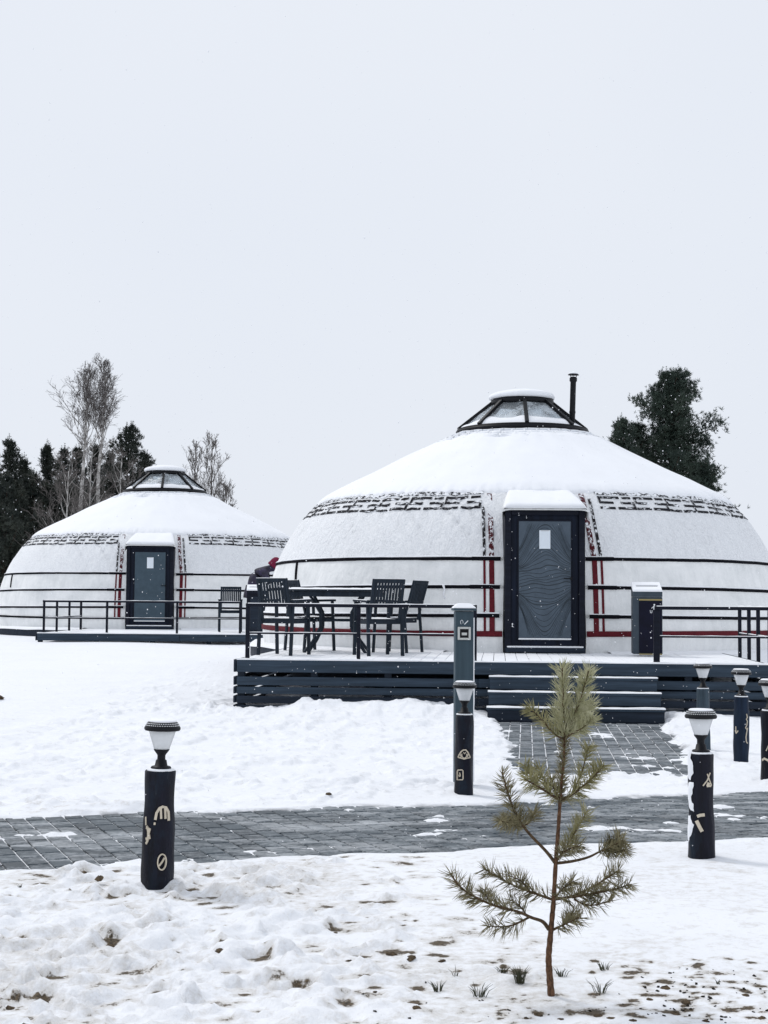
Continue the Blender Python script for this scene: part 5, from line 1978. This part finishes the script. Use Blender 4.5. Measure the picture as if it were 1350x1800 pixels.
# ------------------------------------------------------------------ leafless trees
def bare_tree(name, base, height, label, group, seed, stem_pts=None, bark_='birch_bark', twig='birch_twig', r0=0.10, n_br=26, spread=0.9, start=0.25, twig_r=0.006, fan=1.0, blen=0.36):
    r = random.Random(seed)
    Tn = empty(name, base, 0, label, 'tree', group)
    sp = stem_pts or [Vector((0, 0, 0)), Vector((0.05, 0, height * 0.5)), Vector((0.1, 0, height))]
    st = smooth_poly(sp, 8)
    n = len(st)
    tb, bb, tw = MB(), MB(), MB()
    tb.tube(st, [r0 * (1 - 0.9 * i / (n - 1)) + 0.006 for i in range(n)], 8)

    def grow(p, d, L, rr, lev):
        pts = [p]
        seg = 5 if lev < 2 else 4
        dd_ = d.copy()
        for k in range(seg):
            dd_ = (dd_ + Vector((r.gauss(0, 0.10), r.gauss(0, 0.10), 0.10 if lev < 2 else -0.02 + r.gauss(0, 0.12)))).normalized()
            pts.append(pts[-1] + dd_ * L / seg)
        (bb if lev == 0 else tw).tube(pts, [max(twig_r * 0.7, rr * (1 - 0.75 * k / seg)) for k in range(seg + 1)], 5 if lev == 0 else 3, cap=False)
        if lev >= 3:
            return
        m_ = (5, 4, 3)[lev]
        for k in range(m_):
            q_ = r.uniform(0.3, 1.0)
            i = min(seg - 1, int(q_ * seg))
            pp_ = pts[i].lerp(pts[i + 1], q_ * seg - i)
            ax_ = Vector((r.gauss(0, 1), r.gauss(0, 1), r.gauss(0, 0.6))).normalized()
            d2 = (dd_ + ax_ * 0.62 * fan).normalized()
            grow(pp_, d2, L * r.uniform(0.38, 0.62), max(twig_r, rr * 0.5), lev + 1)
    for k in range(n_br):
        t = start + (1 - start) * (k + r.random()) / n_br
        i = min(n - 2, int(t * (n - 1)))
        p = st[i].lerp(st[i + 1], t * (n - 1) - i)
        az = k * 2.399 + r.uniform(-0.4, 0.4)
        el = r.uniform(0.75, 1.15)
        d = Vector((math.cos(az) * math.cos(el) * spread, math.sin(az) * math.cos(el) * spread, math.sin(el))).normalized()
        L = height * blen * (1 - 0.72 * (t - start) / (1 - start)) * r.uniform(0.6, 1.1)
        grow(p, d, L, r0 * 0.30 * (1 - 0.7 * t) + twig_r, 0)
    obj('trunk', tb, bark_, Tn, True)
    obj('limbs', bb, bark_ if bark_ == 'birch_bark' else twig, Tn)
    obj('crown', tw, twig, Tn)
    return Tn


YB = 55.0


def stem(pxs, Yd, base):
    return [at(px, py, Yd) - Vector(base) for (px, py) in pxs]


b_ = ground_base(136, YB)
sp = [Vector((0, 0, 0))] + stem([(141, 900), (146, 830), (150, 770), (152, 715), (153, 668)], YB, b_)
bare_tree('birch_tree', b_, sp[-1].z, 'leaning white-barked birch with bare twigs, further from the skylight', 'birches', 71, sp, r0=0.085, n_br=36, start=0.50, twig_r=0.0052, blen=0.185, spread=0.62)
b_ = ground_base(171, YB + 1)
sp = [Vector((0, 0, 0))] + stem([(172, 880), (174, 820), (180, 770), (183, 710), (186, 655)], YB + 1, b_)
bare_tree('birch_tree', b_, sp[-1].z, 'straight white-barked birch with dense dark bare twigs, nearer the skylight', 'birches', 72, sp, r0=0.085, n_br=42, start=0.50, twig_r=0.0056, blen=0.18, spread=0.58)
# leafless undergrowth at the birches' feet and behind the far yurt
for (px, py, Yd, sd_, lb, nb) in ((152, 800, 53, 81, 'leafless shrub spreading pale stems at the feet of the birches', 26), (112, 832, 52, 82, 'leafless pale-stemmed shrub left of the birch stems, by the roof edge', 20), (205, 815, 53.5, 83, 'leafless shrub reaching towards the skylight from the straight birch', 20)):
    b_ = ground_base(px, Yd)
    h_ = tall_for(py, Yd, b_)
    bare_tree('bare_shrub', b_, h_, lb, 'leafless shrubs', sd_, None, 'birch_bark', 'shrub_twig', 0.05, nb, 1.5, 0.12, 0.006, 1.1, 0.42)
for (px, py, Yd, sd_, lb) in ((336, 800, 58, 91, 'thin leafless tree just right of the skylight of the plain-door yurt'), (366, 790, 59, 92, 'fuller leafless tree beyond the roof of the plain-door yurt'), (392, 868, 58, 93, 'low leafless bush on the outer side of the fuller leafless tree')):
    b_ = ground_base(px, Yd)
    h_ = tall_for(py, Yd, b_)
    bare_tree('bare_tree', b_, h_, lb, 'leafless trees behind the roof', sd_, None, 'shrub_twig', 'shrub_twig', 0.07, 26, 0.62, 0.35, 0.0065, 0.8, 0.26)

# ------------------------------------------------------------------ clods, stones, tufts in the snow
def clod_mesh(seed, s=1.0):
    r = random.Random(seed)
    mb = MB()
    rows = []
    for i in range(7):
        phi = PI * i / 6
        row = []
        for j in range(11):
            a = 2 * PI * (j % 10) / 10
            rr = 1 + 0.38 * float(perlin(math.cos(a) * 1.6 + seed * 3.1, math.sin(a) * 1.6 + phi * 1.3, 2)) + 0.2 * float(perlin(a * 2 + seed, phi * 3, 5)) * (1 if 0 < j < 10 else 0)
            row.append((math.sin(phi) * math.cos(a) * rr, math.sin(phi) * math.sin(a) * rr * 0.8, math.cos(phi) * rr * 0.42))
        rows.append(row)
    mb.grid(rows)
    me_ = mb.mesh('soil_clod', False)
    me_.materials.append(MATS['soil_clod'])
    return me_


CMS = [clod_mesh(k) for k in range(6)]
clods = [(195, 1665, 17), (388, 1671, 13), (150, 1538, 16), (175, 1543, 10), (690, 1678, 15), (722, 1683, 11), (775, 1690, 9), (280, 1757, 14), (80, 1764, 15), (18, 1772, 12), (732, 1771, 12), (913, 1716, 14), (888, 1707, 9),
         (1170, 1737, 13), (1206, 1763, 13), (1143, 1757, 8), (1186, 1782, 12), (1310, 1750, 9), (945, 1784, 12), (925, 1790, 7), (1052, 1786, 13), (1074, 1790, 9), (985, 1792, 8), (1112, 1794, 10), (612, 1690, 7), (440, 1680, 6), (660, 1744, 8), (1340, 1790, 10), (1240, 1795, 10), (590, 1640, 6)]
for i, (px, py, hw) in enumerate(clods):
    p = ground_pt(px, py)
    s = hw / FOC * p.y * rnd.uniform(0.8, 1.0)
    o_ = obj('soil_clod', CMS[i % 6], None, None, loc=(p.x, p.y, p.z - s * 0.16), rot=(rnd.uniform(-0.3, 0.3), rnd.uniform(-0.3, 0.3), rnd.uniform(0, 6)))
    o_.scale = (s, s, s)
    lb = ('frozen brown soil clod at the foot of the hand-carved lamp' if px < 330 and py < 1600 else 'dark soil clod half sunk in the snow around the sapling stem' if 860 < px < 1090 else
          'dark soil clod in the stirred earth between sapling and tent-carved lamp' if px > 1100 else 'brown soil clod half buried in the lumpy trampled snow below the hand-carved lamp' if px < 500 else 'brown soil clod in the trampled snow between the hand-carved lamp and the sapling')
    tag(o_, lb, 'clod', 'soil clods in the trampled snow')
for (px, py, hw, lb) in ((578, 1397, 6, 'small dark stone on the snow just beyond the path edge'), (-2, 1229, 10, 'dark stone lying alone on the smooth snow before the low deck')):
    p = ground_pt(px, py)
    s = hw / FOC * p.y
    o_ = obj('stone', CMS[2], None, None, loc=(p.x, p.y, p.z + s * 0.2))
    o_.scale = (s, s, s)
    tag(o_, lb, 'stone')
cr_ = MB()          # crumbs of soil too many to count
for k in range(95):
    if k < 65:
        cxx = rnd.choice((1150, 1190, 1215, 1300, 1330)); p = gr(cxx + rnd.gauss(0, 28), 1752 + rnd.gauss(0, 26))
    else:
        p = gr(rnd.uniform(600, 1350), 1800 - abs(rnd.gauss(0, 30)))
    s = rnd.uniform(0.003, 0.008)
    z = hz(p.x, p.y)
    cr_.box((p.x, p.y, z + s * 0.2), (s * 1.8, s * 1.2, s * 0.6), Euler((rnd.uniform(-0.6, 0.6), rnd.uniform(-0.6, 0.6), rnd.uniform(0, 3))).to_matrix(), s * 0.3)
o_ = obj('soil_crumbs', cr_, 'soil_dark')
o_['kind'] = 'stuff'
tag(o_, 'dark soil crumbs scattered over the stirred snow', 'soil')

TUFTS = [(771, 1742, 0.055, 26), (842, 1752, 0.075, 26), (914, 1722, 0.075, 44), (884, 1710, 0.045, 22), (986, 1716, 0.05, 24), (1062, 1705, 0.06, 22), (1056, 1745, 0.075, 16), (802, 1716, 0.06, 5), (1262, 1730, 0.03, 8), (35, 1560, 0.03, 8)]
for i, (px, py, hh, n) in enumerate(TUFTS):
    p = ground_pt(px, py)
    hh *= 0.75
    mb = MB()
    for k in range(n):
        a = rnd.uniform(0, 2 * PI)
        ln = hh * rnd.uniform(0.5, 1.1)
        ou = rnd.uniform(0.2, 1.0)
        b0_ = Vector((math.cos(a), math.sin(a), 0)) * rnd.uniform(0, hh * 0.35)
        m1_ = b0_ + Vector((math.cos(a) * ou * ln * 0.4, math.sin(a) * ou * ln * 0.4, ln * 0.55))
        e_ = m1_ + Vector((math.cos(a) * ou * ln * 0.5, math.sin(a) * ou * ln * 0.5, ln * 0.30))
        mb.tube([b0_ - Vector((0, 0, 0.01)), m1_, e_], [0.0016, 0.0013, 0.0004], 3, cap=False)
    o_ = obj('grass_tuft', mb, 'dry_grass', None, loc=(p.x, p.y, p.z - 0.003), rot=(0, 0, 0))
    lb = ('thick dark grass tuft in a hollow beside the sapling stem' if n == 44 else 'single thin grass blades standing in the snow near the sapling' if n == 5 else 'tiny grass tip showing through the trampled snow' if n == 8 else
          'sparse spreading grass tuft with long thin blades past the sapling stem' if n == 16 else 'short dry grass tuft poking out of the snow near the sapling')
    tag(o_, lb, 'grass tuft', 'dry grass tufts near the sapling')

# ------------------------------------------------------------------ falling snow
fl = []
N = 5600
X = RNG.uniform(-5, 6, N)
Yv = RNG.uniform(3.6, 18.0, N)
Z = RNG.uniform(0.1, 5.5, N)
S_ = RNG.uniform(0.0018, 0.0042, N) * np.where(RNG.random(N) < 0.05, 1.8, 1.0)
S_ *= np.clip(Yv / 9.0, 0.45, 1.0)
octv = np.array([(1, 0, 0), (-1, 0, 0), (0, 1, 0), (0, -1, 0), (0, 0, 1.2), (0, 0, -1.2)])
octf = np.array([(0, 2, 4), (2, 1, 4), (1, 3, 4), (3, 0, 4), (2, 0, 5), (1, 2, 5), (3, 1, 5), (0, 3, 5)])
keep = (np.abs(X) < Yv * 0.36 + 1.0)
X, Yv, Z, S_ = X[keep], Yv[keep], Z[keep], S_[keep]
N = len(X)
vv = (octv[None] * S_[:, None, None] + np.stack([X, Yv, Z], 1)[:, None, :]).reshape(-1, 3)
ff = (octf[None] + (np.arange(N) * 6)[:, None, None]).reshape(-1, 3)
me_ = bpy.data.meshes.new('falling_snow')
me_.from_pydata(vv.tolist(), [], ff.tolist())
me_.polygons.foreach_set('use_smooth', [True] * len(me_.polygons))
o_ = obj('falling_snow', me_, 'flake')
o_['kind'] = 'stuff'
tag(o_, 'fine snowflakes drifting down through the air', 'snowfall')
print('objects', len(bpy.data.objects))
